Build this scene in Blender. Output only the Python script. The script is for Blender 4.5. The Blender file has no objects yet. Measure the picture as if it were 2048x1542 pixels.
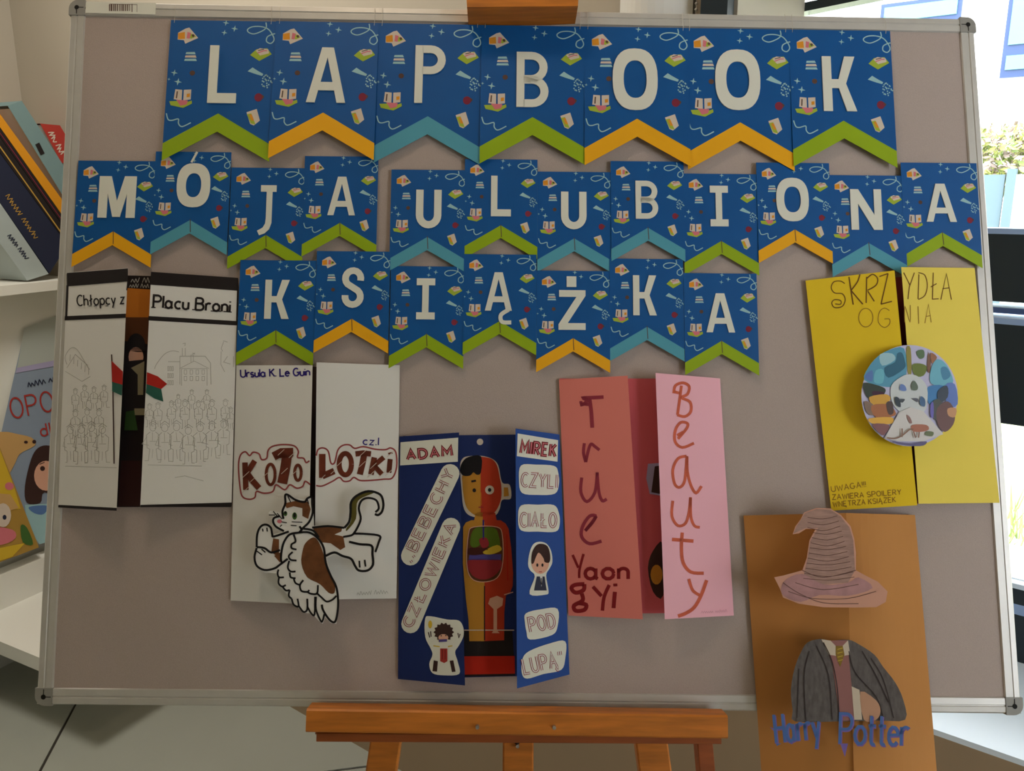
import bpy, math, random
from mathutils import Vector, Matrix
from mathutils.geometry import tessellate_polygon
random.seed(7)
SC = bpy.context.scene
COL = SC.collection

# ---------------------------------------------------------------- camera
F = 1650.0
PITCH = math.radians(13)
CAM = Vector((0, 0, 1.5))
cd = bpy.data.cameras.new('camera'); cam = bpy.data.objects.new('camera', cd); COL.objects.link(cam)
cam.location = CAM; cam.rotation_euler = (math.pi/2 - PITCH, 0, 0)
cd.sensor_width = 36; cd.lens = F/2048*36; cd.clip_start = .05
SC.camera = cam
RT = Vector((1, 0, 0)); UP = Vector((0, math.sin(PITCH), math.cos(PITCH))); FW = Vector((0, math.cos(PITCH), -math.sin(PITCH)))
def c2w(a, b, c): return RT*a + UP*b + FW*c
def ray(px, py): return c2w(px-1024, 771-py, F)

# ---------------------------------------------------------------- world, lights, exposure
w = bpy.data.worlds.new('sky'); SC.world = w; w.use_nodes = True
bg = w.node_tree.nodes['Background']
bg.inputs[0].default_value = (.88, .93, 1.0, 1); bg.inputs[1].default_value = 10.3
def area(name, loc, target, sx, sy, power, col, portal=False):
    l = bpy.data.lights.new(name, 'AREA'); l.shape = 'RECTANGLE'; l.size = sx; l.size_y = sy
    l.energy = power; l.color = col
    if portal: l.cycles.is_portal = True
    o = bpy.data.objects.new(name, l); COL.objects.link(o)
    o.location = loc; o.rotation_euler = (Vector(target)-Vector(loc)).to_track_quat('-Z', 'Y').to_euler()
    return o
area('added_ceiling_lamp_light', (-1.1, 1.6, 2.83), (-1.1, 1.6, 0), .5, .5, 22, (1.0, .92, .82))  # unseen lamp added to brighten the left wall, bookcase and floor
area('small_ceiling_lamp_light', (-.35, .72, 2.84), (-.35, .72, 0), .24, .24, 3.8, (1.0, .78, .56))
sun = bpy.data.lights.new('sun', 'SUN'); sun.energy = 2.5; sun.angle = .01; sun.color = (1, .96, .88)
so = bpy.data.objects.new('sun', sun); COL.objects.link(so)
so.rotation_euler = Vector((-.10, .35, -.75)).to_track_quat('-Z', 'Y').to_euler()
SC.view_settings.view_transform = 'Standard'; SC.view_settings.look = 'None'
SC.view_settings.gamma = 1; SC.view_settings.use_curve_mapping = False
SC.view_settings.exposure = 0.16

# ---------------------------------------------------------------- materials
def s2l(c): return tuple(((x/255)/12.92 if x/255 <= .04045 else ((x/255+.055)/1.055)**2.4) for x in c)
MATS = {}
def mat(name, rgb, rough=.75, metal=0, noise=0, nscale=60, bump=0, spec=.3, stretch=None, trans=0, lin=False):
    if name in MATS: return MATS[name]
    m = bpy.data.materials.new(name); m.use_nodes = True; nt = m.node_tree; b = nt.nodes['Principled BSDF']
    c = tuple(rgb) if lin else s2l(rgb)
    b.inputs['Base Color'].default_value = (*c, 1); b.inputs['Roughness'].default_value = rough
    b.inputs['Metallic'].default_value = metal; b.inputs['Specular IOR Level'].default_value = spec
    if noise or bump:
        tc = nt.nodes.new('ShaderNodeTexCoord'); mp = nt.nodes.new('ShaderNodeMapping'); n = nt.nodes.new('ShaderNodeTexNoise')
        nt.links.new(tc.outputs['Object'], mp.inputs[0]); nt.links.new(mp.outputs[0], n.inputs['Vector'])
        if stretch: mp.inputs['Scale'].default_value = stretch
        n.inputs['Scale'].default_value = nscale; n.inputs['Detail'].default_value = 4
        if noise:
            r = nt.nodes.new('ShaderNodeValToRGB'); r.color_ramp.elements[0].position = .3; r.color_ramp.elements[1].position = .7
            r.color_ramp.elements[0].color = (*[x*(1-noise) for x in c], 1); r.color_ramp.elements[1].color = (*[min(1, x*(1+noise)) for x in c], 1)
            nt.links.new(n.outputs['Fac'], r.inputs[0]); nt.links.new(r.outputs[0], b.inputs['Base Color'])
        if bump:
            bp = nt.nodes.new('ShaderNodeBump'); bp.inputs['Strength'].default_value = bump; bp.inputs['Distance'].default_value = .002
            nt.links.new(n.outputs['Fac'], bp.inputs['Height']); nt.links.new(bp.outputs[0], b.inputs['Normal'])
    MATS[name] = m; return m
felt = mat('grey_beige_felt', (183, 168, 160), .95, noise=.05, nscale=900, bump=.3, spec=.1)
alu = mat('aluminium_frame', (205, 202, 196), .42, metal=.35, noise=.03, nscale=40, stretch=(1, 1, 1))
capm = mat('grey_plastic_corner', (150, 148, 142), .5)
blackm = mat('black_hole', (22, 20, 18), .8)
blue = mat('printed_royal_blue', (2, 84, 152), .5, noise=.05, nscale=3, spec=.3)
letterm = mat('white_card', (226, 226, 213), .8)
mint = mat('print_pale_mint', (160, 200, 205), .8)
cream = mat('print_cream', (215, 200, 184), .8)
orange = mat('print_orange', (225, 150, 40), .8)
lime = mat('print_lime', (165, 185, 60), .8)
redp = mat('print_red', (130, 42, 62), .8)
brownp = mat('print_brown', (95, 70, 60), .8)
pinkp = mat('print_pink', (215, 120, 130), .8)
chev = {'green': mat('chevron_green', (150, 178, 10), .6), 'yellow': mat('chevron_yellow', (244, 176, 12), .6), 'blue': mat('chevron_light_blue', (84, 160, 180), .6)}
white = mat('white_paper', (228, 226, 221), .85, spec=.2)
kraft = mat('kraft_card', (190, 130, 68), .8, noise=.03, nscale=8)
inkblack = mat('black_marker', (16, 13, 15), .7)
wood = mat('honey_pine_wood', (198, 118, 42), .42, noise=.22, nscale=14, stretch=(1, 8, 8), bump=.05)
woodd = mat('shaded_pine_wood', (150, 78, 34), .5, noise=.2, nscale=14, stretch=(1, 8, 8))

# ---------------------------------------------------------------- geometry helpers
def smooth(pts, closed=False, n=5):
    out = []; L = len(pts)
    rng = range(L) if closed else range(L-1)
    for i in rng:
        if closed: p0, p1, p2, p3 = pts[i-1], pts[i], pts[(i+1) % L], pts[(i+2) % L]
        else: p0, p1, p2, p3 = pts[max(i-1, 0)], pts[i], pts[i+1], pts[min(i+2, L-1)]
        for k in range(n):
            t = k/n
            out.append(tuple(.5*((2*p1[j]) + (-p0[j]+p2[j])*t + (2*p0[j]-5*p1[j]+4*p2[j]-p3[j])*t*t + (-p0[j]+3*p1[j]-3*p2[j]+p3[j])*t**3) for j in (0, 1)))
    if not closed: out.append(tuple(pts[-1]))
    return out
def ell(cx, cy, rx, ry, n=24, a0=0, a1=360, rot=0):
    full = abs(a1-a0) >= 360; r = []
    for i in range(n if full else n+1):
        a = math.radians(a0+(a1-a0)*i/n); x, y = rx*math.cos(a), ry*math.sin(a); q = math.radians(rot)
        r.append((cx+x*math.cos(q)-y*math.sin(q), cy+x*math.sin(q)+y*math.cos(q)))
    return r
def Z(x0, y0, s):
    def f(*a):
        if len(a) == 1: return [(x0+p[0]/s, y0+p[1]/s) for p in a[0]]
        return (x0+a[0]/s, y0+a[1]/s)
    return f
def ribbon(pts, wd, closed=False):
    q = [pts[0]]
    for p in pts[1:]:
        if (p[0]-q[-1][0])**2+(p[1]-q[-1][1])**2 > 1e-10: q.append(p)
    if closed and len(q) > 2 and (q[0][0]-q[-1][0])**2+(q[0][1]-q[-1][1])**2 < 1e-10: q.pop()
    n = len(q); L = []; R = []
    if n < 2: return [], []
    for i in range(n):
        if closed: a, b, c = q[i-1], q[i], q[(i+1) % n]
        else: a, b, c = q[max(i-1, 0)], q[i], q[min(i+1, n-1)]
        d1 = (b[0]-a[0], b[1]-a[1]); d2 = (c[0]-b[0], c[1]-b[1])
        if d1 == (0, 0): d1 = d2
        if d2 == (0, 0): d2 = d1
        l1 = math.hypot(*d1) or 1; l2 = math.hypot(*d2) or 1
        n1 = (-d1[1]/l1, d1[0]/l1); n2 = (-d2[1]/l2, d2[0]/l2)
        m = (n1[0]+n2[0], n1[1]+n2[1]); ml = math.hypot(*m)
        if ml < .3: m = n1; k = 1
        else:
            m = (m[0]/ml, m[1]/ml); k = min(1/max(.3, m[0]*n1[0]+m[1]*n1[1]), 2)
        ww = wd(i/(n-1)) if callable(wd) else wd
        L.append((b[0]+m[0]*k*ww/2, b[1]+m[1]*k*ww/2)); R.append((b[0]-m[0]*k*ww/2, b[1]-m[1]*k*ww/2))
    return L, R
class PM:                                # a plane in the scene; at() = the point of the plane (lifted by h) seen along a sight line
    def __init__(s, p, n):
        s.p = Vector(p); s.n = Vector(n).normalized()
        if s.n.dot(CAM-s.p) < 0: s.n = -s.n
    def at(s, px, py, h=0):
        d = ray(px, py); t = (s.p+s.n*h-CAM).dot(s.n)/d.dot(s.n); return CAM+d*t
class LM:                                # local flat map x right, y down
    n = Vector((0, 0, 1))
    def at(s, u, v, h=0): return Vector((u, -v, h))
class FM:                                # frame map: origin, ex, ey, n
    def __init__(s, o, ex, ey): s.o = Vector(o); s.ex = Vector(ex); s.ey = Vector(ey); s.n = s.ex.cross(s.ey).normalized()
    def at(s, u, v, h=0): return s.o+s.ex*u+s.ey*v+s.n*h
class MB:
    def __init__(s): s.v = []; s.f = []; s.mi = []; s.mats = []
    def m(s, mt):
        if mt not in s.mats: s.mats.append(mt)
        return s.mats.index(mt)
    def raw(s, pts, faces, mt):
        b = len(s.v); s.v += [Vector(p) for p in pts]; k = s.m(mt)
        for f in faces: s.f.append([b+i for i in f]); s.mi.append(k)
        return s
    def poly(s, M, loops, mt, h=0, thick=0):
        if not isinstance(loops[0], (list,)): loops = [loops]
        tri = tessellate_polygon([[Vector((p[0], p[1], 0)) for p in l] for l in loops])
        flat = [p for l in loops for p in l]; P = [M.at(p[0], p[1], h) for p in flat]
        F_ = []
        for t in tri:
            nn = (P[t[1]]-P[t[0]]).cross(P[t[2]]-P[t[0]])
            F_.append(t if nn.dot(M.n) >= 0 else t[::-1])
        if thick:
            n = len(P); B = [M.at(p[0], p[1], h-thick) for p in flat]
            G = [tuple(i+n for i in t[::-1]) for t in F_]; o = 0
            for l in loops:
                k = len(l)
                for i in range(k): G.append((o+i, o+(i+1) % k, n+o+(i+1) % k, n+o+i))
                o += k
            s.raw(P+B, F_+G, mt)
        else: s.raw(P, F_, mt)
        return s
    def stroke(s, M, pts, wd, mt, h=0, closed=False, sm=False, n=5):
        if sm: pts = smooth(pts, closed, n)
        L, R = ribbon(pts, wd, closed)
        k = len(L)
        if k < 2: return s
        P = [M.at(p[0], p[1], h) for p in L]+[M.at(p[0], p[1], h) for p in R]
        fs = []
        for i in range(k if closed else k-1):
            j = (i+1) % k; f = (i, j, k+j, k+i)
            nn = (P[f[1]]-P[f[0]]).cross(P[f[2]]-P[f[0]])
            fs.append(f if nn.dot(M.n) >= 0 else f[::-1])
        s.raw(P, fs, mt); return s
    def box(s, o, ex, ey, ez, mt):
        o, ex, ey, ez = map(Vector, (o, ex, ey, ez))
        P = [o, o+ex, o+ex+ey, o+ey]; P += [p+ez for p in P]
        return s.raw(P, [(3, 2, 1, 0), (4, 5, 6, 7), (0, 1, 5, 4), (1, 2, 6, 5), (2, 3, 7, 6), (3, 0, 4, 7)], mt)
    def bar(s, a, b, w_, d_, nrm, mt, b_=0):       # bar from a to b; w_ across, d_ deep along nrm
        a, b, nrm = Vector(a), Vector(b), Vector(nrm).normalized(); ax = (b-a).normalized(); sd = ax.cross(nrm).normalized()
        prof = [(-w_/2+b_, -d_/2), (w_/2-b_, -d_/2), (w_/2, -d_/2+b_), (w_/2, d_/2-b_), (w_/2-b_, d_/2), (-w_/2+b_, d_/2), (-w_/2, d_/2-b_), (-w_/2, -d_/2+b_)] if b_ else [(-w_/2, -d_/2), (w_/2, -d_/2), (w_/2, d_/2), (-w_/2, d_/2)]
        n = len(prof); P = [a+sd*x+nrm*y for x, y in prof]+[b+sd*x+nrm*y for x, y in prof]
        return s.raw(P, [tuple(range(n))[::-1], tuple(range(n, 2*n))]+[(i, (i+1) % n, n+(i+1) % n, n+i) for i in range(n)], mt)
    def tube(s, pts, r, mt, n=6):
        pts = [Vector(p) for p in pts]; P = []; fs = []
        for i, p in enumerate(pts):
            d = (pts[min(i+1, len(pts)-1)]-pts[max(i-1, 0)]).normalized()
            a = d.orthogonal().normalized() if abs(d.z) > .99 else d.cross(Vector((0, 0, 1))).normalized(); b = d.cross(a)
            P += [p+(a*math.cos(2*math.pi*k/n)+b*math.sin(2*math.pi*k/n))*r for k in range(n)]
        for i in range(len(pts)-1):
            for k in range(n): fs.append((i*n+k, i*n+(k+1) % n, (i+1)*n+(k+1) % n, (i+1)*n+k))
        fs += [tuple(range(n))[::-1], tuple(range((len(pts)-1)*n, len(pts)*n))]
        return s.raw(P, fs, mt)
    def mesh(s, name, origin=(0, 0, 0)):
        me = bpy.data.meshes.new(name); o = Vector(origin)
        me.from_pydata([v-o for v in s.v], [], s.f); [me.materials.append(m) for m in s.mats]
        me.polygons.foreach_set('material_index', s.mi); me.validate(); me.update(); return me
    def build(s, name, parent=None, origin=(0, 0, 0), label=None):
        o = bpy.data.objects.new(name, s.mesh(name, origin)); COL.objects.link(o)
        if parent: o.parent = parent
        else: o.location = origin
        if label: o['label'] = label
        return o
def thing(name, label, cat, loc, group=None):
    o = bpy.data.objects.new(name, None); COL.objects.link(o); o.location = loc; o.empty_display_size = .05
    o['label'] = label; o['category'] = cat
    if group: o['group'] = group
    return o
def tag(o, label, cat, group=None, kind=None):
    o['label'] = label; o['category'] = cat
    if group: o['group'] = group
    if kind: o['kind'] = kind
    return o
def struct(o): o['kind'] = 'structure'; return o

# ---------------------------------------------------------------- stroke font (x right, y up, cap height 1)
def A_(cx, cy, rx, ry, a0, a1, n=10): return ell(cx, cy, rx, ry, n, a0, a1)
G = {
 'A': [[(0, 0), (.3, 1), (.6, 0)], [(.11, .35), (.49, .35)]],
 'B': [[(0, 0), (0, 1)], [(0, 1), (.3, 1)]+A_(.3, .77, .22, .23, 90, -90)+[(0, .54)], [(0, .54), (.32, .54)]+A_(.32, .27, .25, .27, 90, -90)+[(0, 0)]],
 'C': [A_(.33, .5, .33, .5, 50, 310)], 'D': [[(0, 0), (0, 1), (.2, 1)]+A_(.2, .5, .38, .5, 90, -90)+[(0, 0)]],
 'E': [[(.5, 1), (0, 1), (0, 0), (.5, 0)], [(0, .52), (.4, .52)]],
 'G': [A_(.33, .5, .33, .5, 50, 345)+[(.64, .45), (.38, .45)]],
 'H': [[(0, 0), (0, 1)], [(.55, 0), (.55, 1)], [(0, .52), (.55, .52)]],
 'I': [[(.05, 0), (.05, 1)]], 'J': [[(.35, 1), (.35, .2)]+A_(.17, .2, .18, .2, 0, -150)],
 'K': [[(0, 0), (0, 1)], [(.5, 1), (0, .45)], [(.15, .6), (.55, 0)]], 'L': [[(0, 1), (0, 0), (.48, 0)]],
 'M': [[(0, 0), (.03, 1), (.35, .35), (.67, 1), (.7, 0)]], 'N': [[(0, 0), (0, 1), (.55, 0), (.55, 1)]],
 'O': [A_(.32, .5, .32, .5, 0, 360, 20)+[(.64, .5)]], 'P': [[(0, 0), (0, 1), (.28, 1)]+A_(.28, .74, .25, .26, 90, -90)+[(0, .48)]],
 'R': [[(0, 0), (0, 1), (.28, 1)]+A_(.28, .75, .23, .25, 90, -90)+[(0, .5)], [(.2, .5), (.55, 0)]],
 'S': [A_(.27, .75, .25, .25, 30, 270)+A_(.27, .25, .27, .25, 90, -150)], 'T': [[(0, 1), (.6, 1)], [(.3, 1), (.3, 0)]],
 'U': [[(0, 1), (0, .3)]+A_(.28, .3, .28, .3, 180, 360)+[(.56, 1)]], 'W': [[(0, 1), (.2, 0), (.4, .8), (.6, 0), (.8, 1)]],
 'Y': [[(0, 1), (.28, .5), (.56, 1)], [(.28, .5), (.28, 0)]], 'Z': [[(0, 1), (.55, 1), (0, 0), (.55, 0)]],
 '!': [[(.05, .3), (.05, 1)], [(.05, 0), (.05, .1)]], '.': [[(.05, 0), (.05, .1)]], '"': [[(.03, .75), (.05, 1)], [(.2, .75), (.22, 1)]], ',': [[(0, -.1), (.07, .1)]],
 'a': [A_(.24, .3, .22, .3, 30, 330), [(.46, .6), (.46, .08), (.54, 0)]],
 'b': [[(0, 1), (0, 0)], A_(.22, .3, .22, .3, -140, 140)],
 'c': [A_(.24, .3, .24, .3, 50, 310)], 'e': [[(.03, .32), (.44, .34)]+A_(.24, .3, .22, .3, 8, 320)],
 'g': [A_(.22, .33, .2, .27, 0, 360), [(.43, .6), (.43, -.1)]+A_(.22, -.1, .21, .2, 0, -150)],
 'h': [[(0, 0), (0, 1)], [(0, .38)]+A_(.2, .38, .2, .22, 170, 0)+[(.4, 0)]],
 'i': [[(.05, 0), (.05, .6)], [(.05, .78), (.05, .88)]], 'l': [[(.05, 0), (.05, 1)]],
 'n': [[(0, 0), (0, .6)], [(0, .36)]+A_(.2, .38, .2, .22, 170, 0)+[(.4, 0)]], 'o': [A_(.24, .3, .24, .3, 0, 360)+[(.48, .3)]],
 'p': [[(0, .6), (0, -.35)], A_(.22, .3, .22, .3, -140, 140)], 'r': [[(0, 0), (0, .6)], [(0, .36)]+A_(.2, .38, .2, .22, 170, 50)],
 's': [A_(.18, .45, .16, .15, 30, 270, 8)+A_(.18, .15, .18, .15, 90, -150, 8)], 't': [[(.12, .95), (.12, .12)]+A_(.24, .12, .12, .12, 180, 300, 6), [(0, .62), (.32, .62)]],
 'u': [[(0, .6), (0, .22)]+A_(.2, .22, .2, .22, 180, 360)+[(.4, .6)], [(.4, .3), (.4, 0)]],
 'y': [[(0, .6), (.2, .05)], [(.42, .6), (.1, -.35)]], 'z': [[(0, .6), (.38, .6), (0, 0), (.38, 0)]],
 'd': [A_(.22, .3, .22, .3, 40, 320), [(.42, 1), (.42, 0)]], 'm': [[(0, 0), (0, .6)], [(0, .36)]+A_(.15, .4, .15, .2, 170, 0)+[(.3, 0)], [(.3, .36)]+A_(.45, .4, .15, .2, 170, 0)+[(.6, 0)]],
 'j': [[(.1, .6), (.1, -.2), (-.05, -.32)], [(.1, .78), (.1, .88)]],
 'k': [[(0, 0), (0, 1)], [(.38, .6), (0, .25)], [(.12, .36), (.4, 0)]], 'w': [[(0, .6), (.14, 0), (.28, .5), (.42, 0), (.56, .6)]],
}
G['Ł'] = G['L']+[[(-.12, .38), (.22, .62)]]; G['ł'] = G['l']+[[(-.1, .4), (.2, .62)]]
G['Ą'] = G['A']+[[(.6, 0), (.5, -.12), (.58, -.22), (.68, -.2)]]; G['Ę'] = G['E']+[[(.45, 0), (.38, -.12), (.45, -.2), (.55, -.18)]]
G['Ż'] = G['Z']+[[(.27, 1.12), (.27, 1.22)]]; G['Ó'] = G['O']+[[(.3, 1.1), (.45, 1.3)]]
def text(mb, M, s, p0, p1, H, wd, mt, h, up=None, gap=.22, jit=0):
    pos = []; x = 0
    for ch in s:
        if ch == ' ': x += .35; continue
        xs = [p[0] for st in G[ch] for p in st]; a, b = min(xs), max(xs)
        pos.append((ch, x-a)); x += b-a+gap
    tot = x-gap or 1
    ex = ((p1[0]-p0[0])/tot, (p1[1]-p0[1])/tot)
    if up is None:
        l = math.hypot(p1[0]-p0[0], p1[1]-p0[1]) or 1; up = ((p1[1]-p0[1])/l, -(p1[0]-p0[0])/l)
    rr = random.Random(len(s))
    for ch, ox in pos:
        jy = rr.uniform(-jit, jit)
        for st in G[ch]:
            mb.stroke(M, [(p0[0]+ex[0]*(ox+x_)+up[0]*H*(y_+jy), p0[1]+ex[1]*(ox+x_)+up[1]*H*(y_+jy)) for x_, y_ in st], wd, mt, h)

def scrib(mb, M, p0, p1, H, wd, mt, h, words=2):      # handwriting too small to read: joined up-and-down pen strokes
    L = math.hypot(p1[0]-p0[0], p1[1]-p0[1]); d = ((p1[0]-p0[0])/L, (p1[1]-p0[1])/L); u = (d[1], -d[0]); rr = random.Random(int(L*7)); x = 0
    for k in range(words):
        e = L*(k+1)/words-H*.4; q = []; j = 0
        while x < e: q.append((p0[0]+d[0]*x+u[0]*(H*(rr.uniform(.5, 1) if j % 2 else 0)), p0[1]+d[1]*x+u[1]*(H*(rr.uniform(.5, 1) if j % 2 else 0)))); x += H*rr.uniform(.25, .4); j += 1
        if len(q) > 1: mb.stroke(M, q, wd, mt, h, sm=True, n=3)
        x = e+H*.5
# ---------------------------------------------------------------- board frame in space
r1 = Vector((.99985, -.0142, .0103)); r2 = Vector((-.00865, .9946, .1036))
nb = r1.cross(r2); nb = Vector((-nb.x, -nb.y, -nb.z))
NB = c2w(*nb).normalized(); B0 = CAM+c2w(-.5758, -.3849, 1.0)
BP = PM(B0, NB); NB = BP.n
XB = c2w(*r1).normalized(); YB = NB.cross(XB).normalized()
if YB.z < 0: YB = -YB
def Bd(px, py, d=0): return BP.at(px, py, d)

# ================================================================ SETTING
Wdir = Vector((-.795, .606, 0)).normalized(); Wout = Vector((.606, .795, 0)).normalized(); W0 = Vector((.69, 1.166, 0))
SILL = .65
WP = PM(W0, Wout); WG = PM(W0+Wout*.31, Wout)
Ldir = Vector((.438, .899, 0)); Lin = Vector((.899, -.438, 0)); L0 = Vector((-1.6, 2.4, 0))
LP = PM(L0, Lin)
wallm = mat('cream_wall_paint', (205, 190, 165), .9, noise=.02, nscale=4, bump=.02)
wallk = mat('shade_toned_wall_paint', (158, 138, 112), .9, noise=.02, nscale=4)  # beige wall with the shade below the sill put into its colour
wallw = mat('pale_wall_paint', (186, 178, 162), .9, noise=.02, nscale=4)
floorm = mat('grey_floor_tile', (168, 172, 162), .35, noise=.04, nscale=3)
groutm = mat('dark_floor_joint', (62, 58, 52), .8)
ceilm = mat('white_ceiling_paint', (225, 220, 210), .9)
dark = mat('anthracite_window_frame', (40, 50, 56), .35)
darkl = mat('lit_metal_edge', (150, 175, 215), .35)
HZ = 2.9
REAR = (.72, .94, .9, 2.6)      # opening of an unseen window added behind the camera for frontal light
def slab(a, b, z0, z1, th, nrm, m_, name):
    a, b = Vector(a), Vector(b); mb = MB(); mb.box(Vector((a.x, a.y, z0)), Vector((b.x-a.x, b.y-a.y, 0)), Vector(nrm)*th, Vector((0, 0, z1-z0)), m_)
    return struct(mb.build(name))
LB = L0-Lin*.32                                 # left wall sits behind the bookcase
# corner of left wall and window wall
def isect(p, d, q, e):
    den = d.x*e.y-d.y*e.x; t = ((q.x-p.x)*e.y-(q.y-p.y)*e.x)/den; return p+d*t
CORN = isect(LB, Ldir, W0, Wdir)
LEND = LB-Ldir*4.9
RGT = W0-Wdir*4.2
lft = WP.at(1475, 20); xl = (lft-W0).dot(Wdir)     # where the window opening begins, along Wdir
JL = W0+Wdir*xl; JL.z = 0
slab(CORN, LEND, -.02, HZ, .12, -Lin, wallw, 'wall_left')
slab(JL, CORN, 1.05, HZ, .31, Wout, wallw, 'wall_back'); slab(JL, CORN, -.02, 1.05, .31, Wout, wallk, 'wall_back')  # lower part carries the shade behind the easel in its colour
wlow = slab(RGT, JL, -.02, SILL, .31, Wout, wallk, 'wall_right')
hb0 = WG.at(1583, 28); hb1 = WG.at(1725, 0); HEAD = (hb0.z+hb1.z)/2+.03
slab(RGT, JL, HEAD, HZ, .31, Wout, wallm, 'wall_lintel')
bk = Vector((0, -1, 0))
q = [LEND-Lin*.2, RGT+Wout*.35]; q[0] = Vector((q[0].x, q[0].y-.15, 0)); q[1] = Vector((q[1].x, q[1].y-.15, 0)); rv = q[1]-q[0]; rn = Vector((rv.y, -rv.x, 0)).normalized()
u0, u1, rz0, rz1 = REAR
slab(q[0], q[0]+rv*u0, -.02, HZ, .12, rn, wallw, 'wall_rear'); slab(q[0]+rv*u1, q[1], -.02, HZ, .12, rn, wallw, 'wall_rear')
slab(q[0]+rv*u0, q[0]+rv*u1, -.02, rz0, .12, rn, wallw, 'wall_rear'); slab(q[0]+rv*u0, q[0]+rv*u1, rz1, HZ, .12, rn, wallw, 'wall_rear')
RV = (q[0], rv, rn)
foot = [CORN+Wout*.35-Lin*.1, LEND-Lin*.25+bk*.2, RGT+Wout*.33+bk*.4]
class ZM:
    n = Vector((0, 0, 1))
    def at(s, x, y, h=0): return Vector((x, y, h))
mb = MB(); mb.poly(ZM(), [(p.x, p.y) for p in [CORN-Lin*.1, LEND-Lin*.25+bk*.2, RGT+bk*.3, RGT+Wout*.3]], groutm, -.004, .05); fl = struct(mb.build('floor'))
# large floor tiles with open joints, one tile mesh shared
ta = math.radians(101.2); TX = Vector((math.cos(ta), math.sin(ta), 0)); TY = Vector((-TX.y, TX.x, 0))
def FZ(px, py, z=0):
    d = ray(px, py); t = (z-CAM.z)/d.z; return CAM+d*t
j0 = FZ(150, 1410); TS = .9
tm = MB(); g = .004; tm.box((g, g, -.004), (TS-2*g, 0, 0), (0, TS-2*g, 0), (0, 0, .0045), floorm); tme = tm.mesh('tile')
for i in range(-5, 4):
    for k in range(-6, 5):
        c = j0+TX*((i+.5)*TS)+TY*(k*TS); cc = c+(TX+TY)*TS/2
        # only tiles that lie inside the room
        if (cc-LB).dot(Lin) < -.35 or (cc-W0).dot(Wout) > .35 or cc.y < -2.2 or cc.length > 3.6: continue
        o = bpy.data.objects.new('tile', tme); COL.objects.link(o); o.parent = fl
        o.matrix_local = Matrix(((TX.x, TY.x, 0, c.x), (TX.y, TY.y, 0, c.y), (0, 0, 1, 0), (0, 0, 0, 1)))
mb = MB(); mb.poly(ZM(), [(p.x, p.y) for p in [CORN+Wout*.33-Lin*.1, LEND-Lin*.25+bk*.3, RGT+Wout*.33+bk*.4]], ceilm, HZ+.1, .1); struct(mb.build('ceiling'))
lm = mat('lamp_housing', (235, 232, 225), .5)
for lx, ly, q_, lb in ((-1.1, 1.6, .28, 'large square white ceiling lamp added over the bookcase, out of the picture'), (-.35, .72, .14, 'small square white ceiling lamp above the board, out of the picture')):
    lamp = thing('ceiling_lamp', lb, 'lamp', (lx, ly, 2.9))
    for a in ((-q_, -q_, 2*q_, .02), (-q_, q_-.02, 2*q_, .02), (-q_, -q_+.02, .02, 2*q_-.04), (q_-.02, -q_+.02, .02, 2*q_-.04)):
        mb = MB(); mb.box((lx+a[0], ly+a[1], 2.85), (a[2], 0, 0), (0, a[3], 0), (0, 0, .05), lm); mb.build('rim', lamp, lamp.location)

# ---- window: sill, frames, pane
wdw = thing('window_1', 'dark framed window', 'window', tuple(W0+Wout*.31)); del wdw['category']; del wdw['label']; struct(wdw)
WO = wdw.location.copy()
sillm = mat('white_window_sill', (222, 236, 248), .3)
mb = MB(); mb.box(RGT+Vector((0, 0, SILL)), (JL-RGT), Wout*.34, (0, 0, .010), sillm); s_ = struct(mb.build('window_sill'))
def Wz(px, py): return WG.at(px, py).z
def hbar(z0, z1, dp, m_, name, off=0, x0=None, x1=None):
    a = W0+Wout*(.31+off)+(Wdir*xl if x0 is None else Wdir*x0); b = W0+Wout*(.31+off)-Wdir*(3.9 if x1 is None else x1)
    mb = MB(); mb.box(Vector((a.x, a.y, z0)), b-a, Wout*dp, (0, 0, z1-z0), m_); return mb.build(name, wdw, WO)
z457, z468, z605, z640, z655, z850, z1165, z1195, z1212, z1300 = [Wz(2000, y) for y in (457, 468, 603, 636, 648, 846, 1160, 1180, 1200, 1310)]
hbar(z605, z468, .05, dark, 'frame_rail'); hbar(z468, z457, .06, darkl, 'rail_edge')
hbar(z850, z655, .05, dark, 'frame_rail'); hbar(z655, z640, .07, darkl, 'rail_edge')
zm = (z605+z640)/2; hbar(zm-.006, zm+.004, .06, mat('mid_blue_gasket', (70, 92, 140), .4), 'gasket'); hbar(z1195+.01, z1165, .02, sillm, 'rail_edge'); hbar(z1212, z1195+.01, .05, dark, 'frame_rail'); hbar(z1212-.02, z1212, .06, darkl, 'rail_edge'); hbar(SILL, z1212-.02, .05, dark, 'frame_rail')
# slanted top rail of the tilted sash
t0, t1 = WG.at(1490, 30), WG.at(1600, 0); b0, b1 = WG.at(1583, 28), WG.at(1740, -4)
hbar(HEAD-.0, HEAD+.06, .05, dark, 'top_rail')
mb = MB(); e = (b1-b0).normalized(); P = [t0-e*.05, t0+e*2.0+(t1-t0).normalized()*0, b0+e*2.0, b0-e*.05]
mb.raw([p for p in P]+[p+Wout*.04 for p in P], [(3, 2, 1, 0), (4, 5, 6, 7), (0, 1, 5, 4), (1, 2, 6, 5), (2, 3, 7, 6), (3, 0, 4, 7)], dark); mb.build('sash_rail', wdw, WO)
vx = [(-2.3, .05), (-3.85, .05)]
for x, w__ in vx:
    a = W0+Wout*.31+Wdir*x; mb = MB(); mb.box(Vector((a.x, a.y, SILL)), -Wdir*w__, Wout*.05, (0, 0, HEAD-SILL), dark); mb.build('mullion', wdw, WO)
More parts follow.
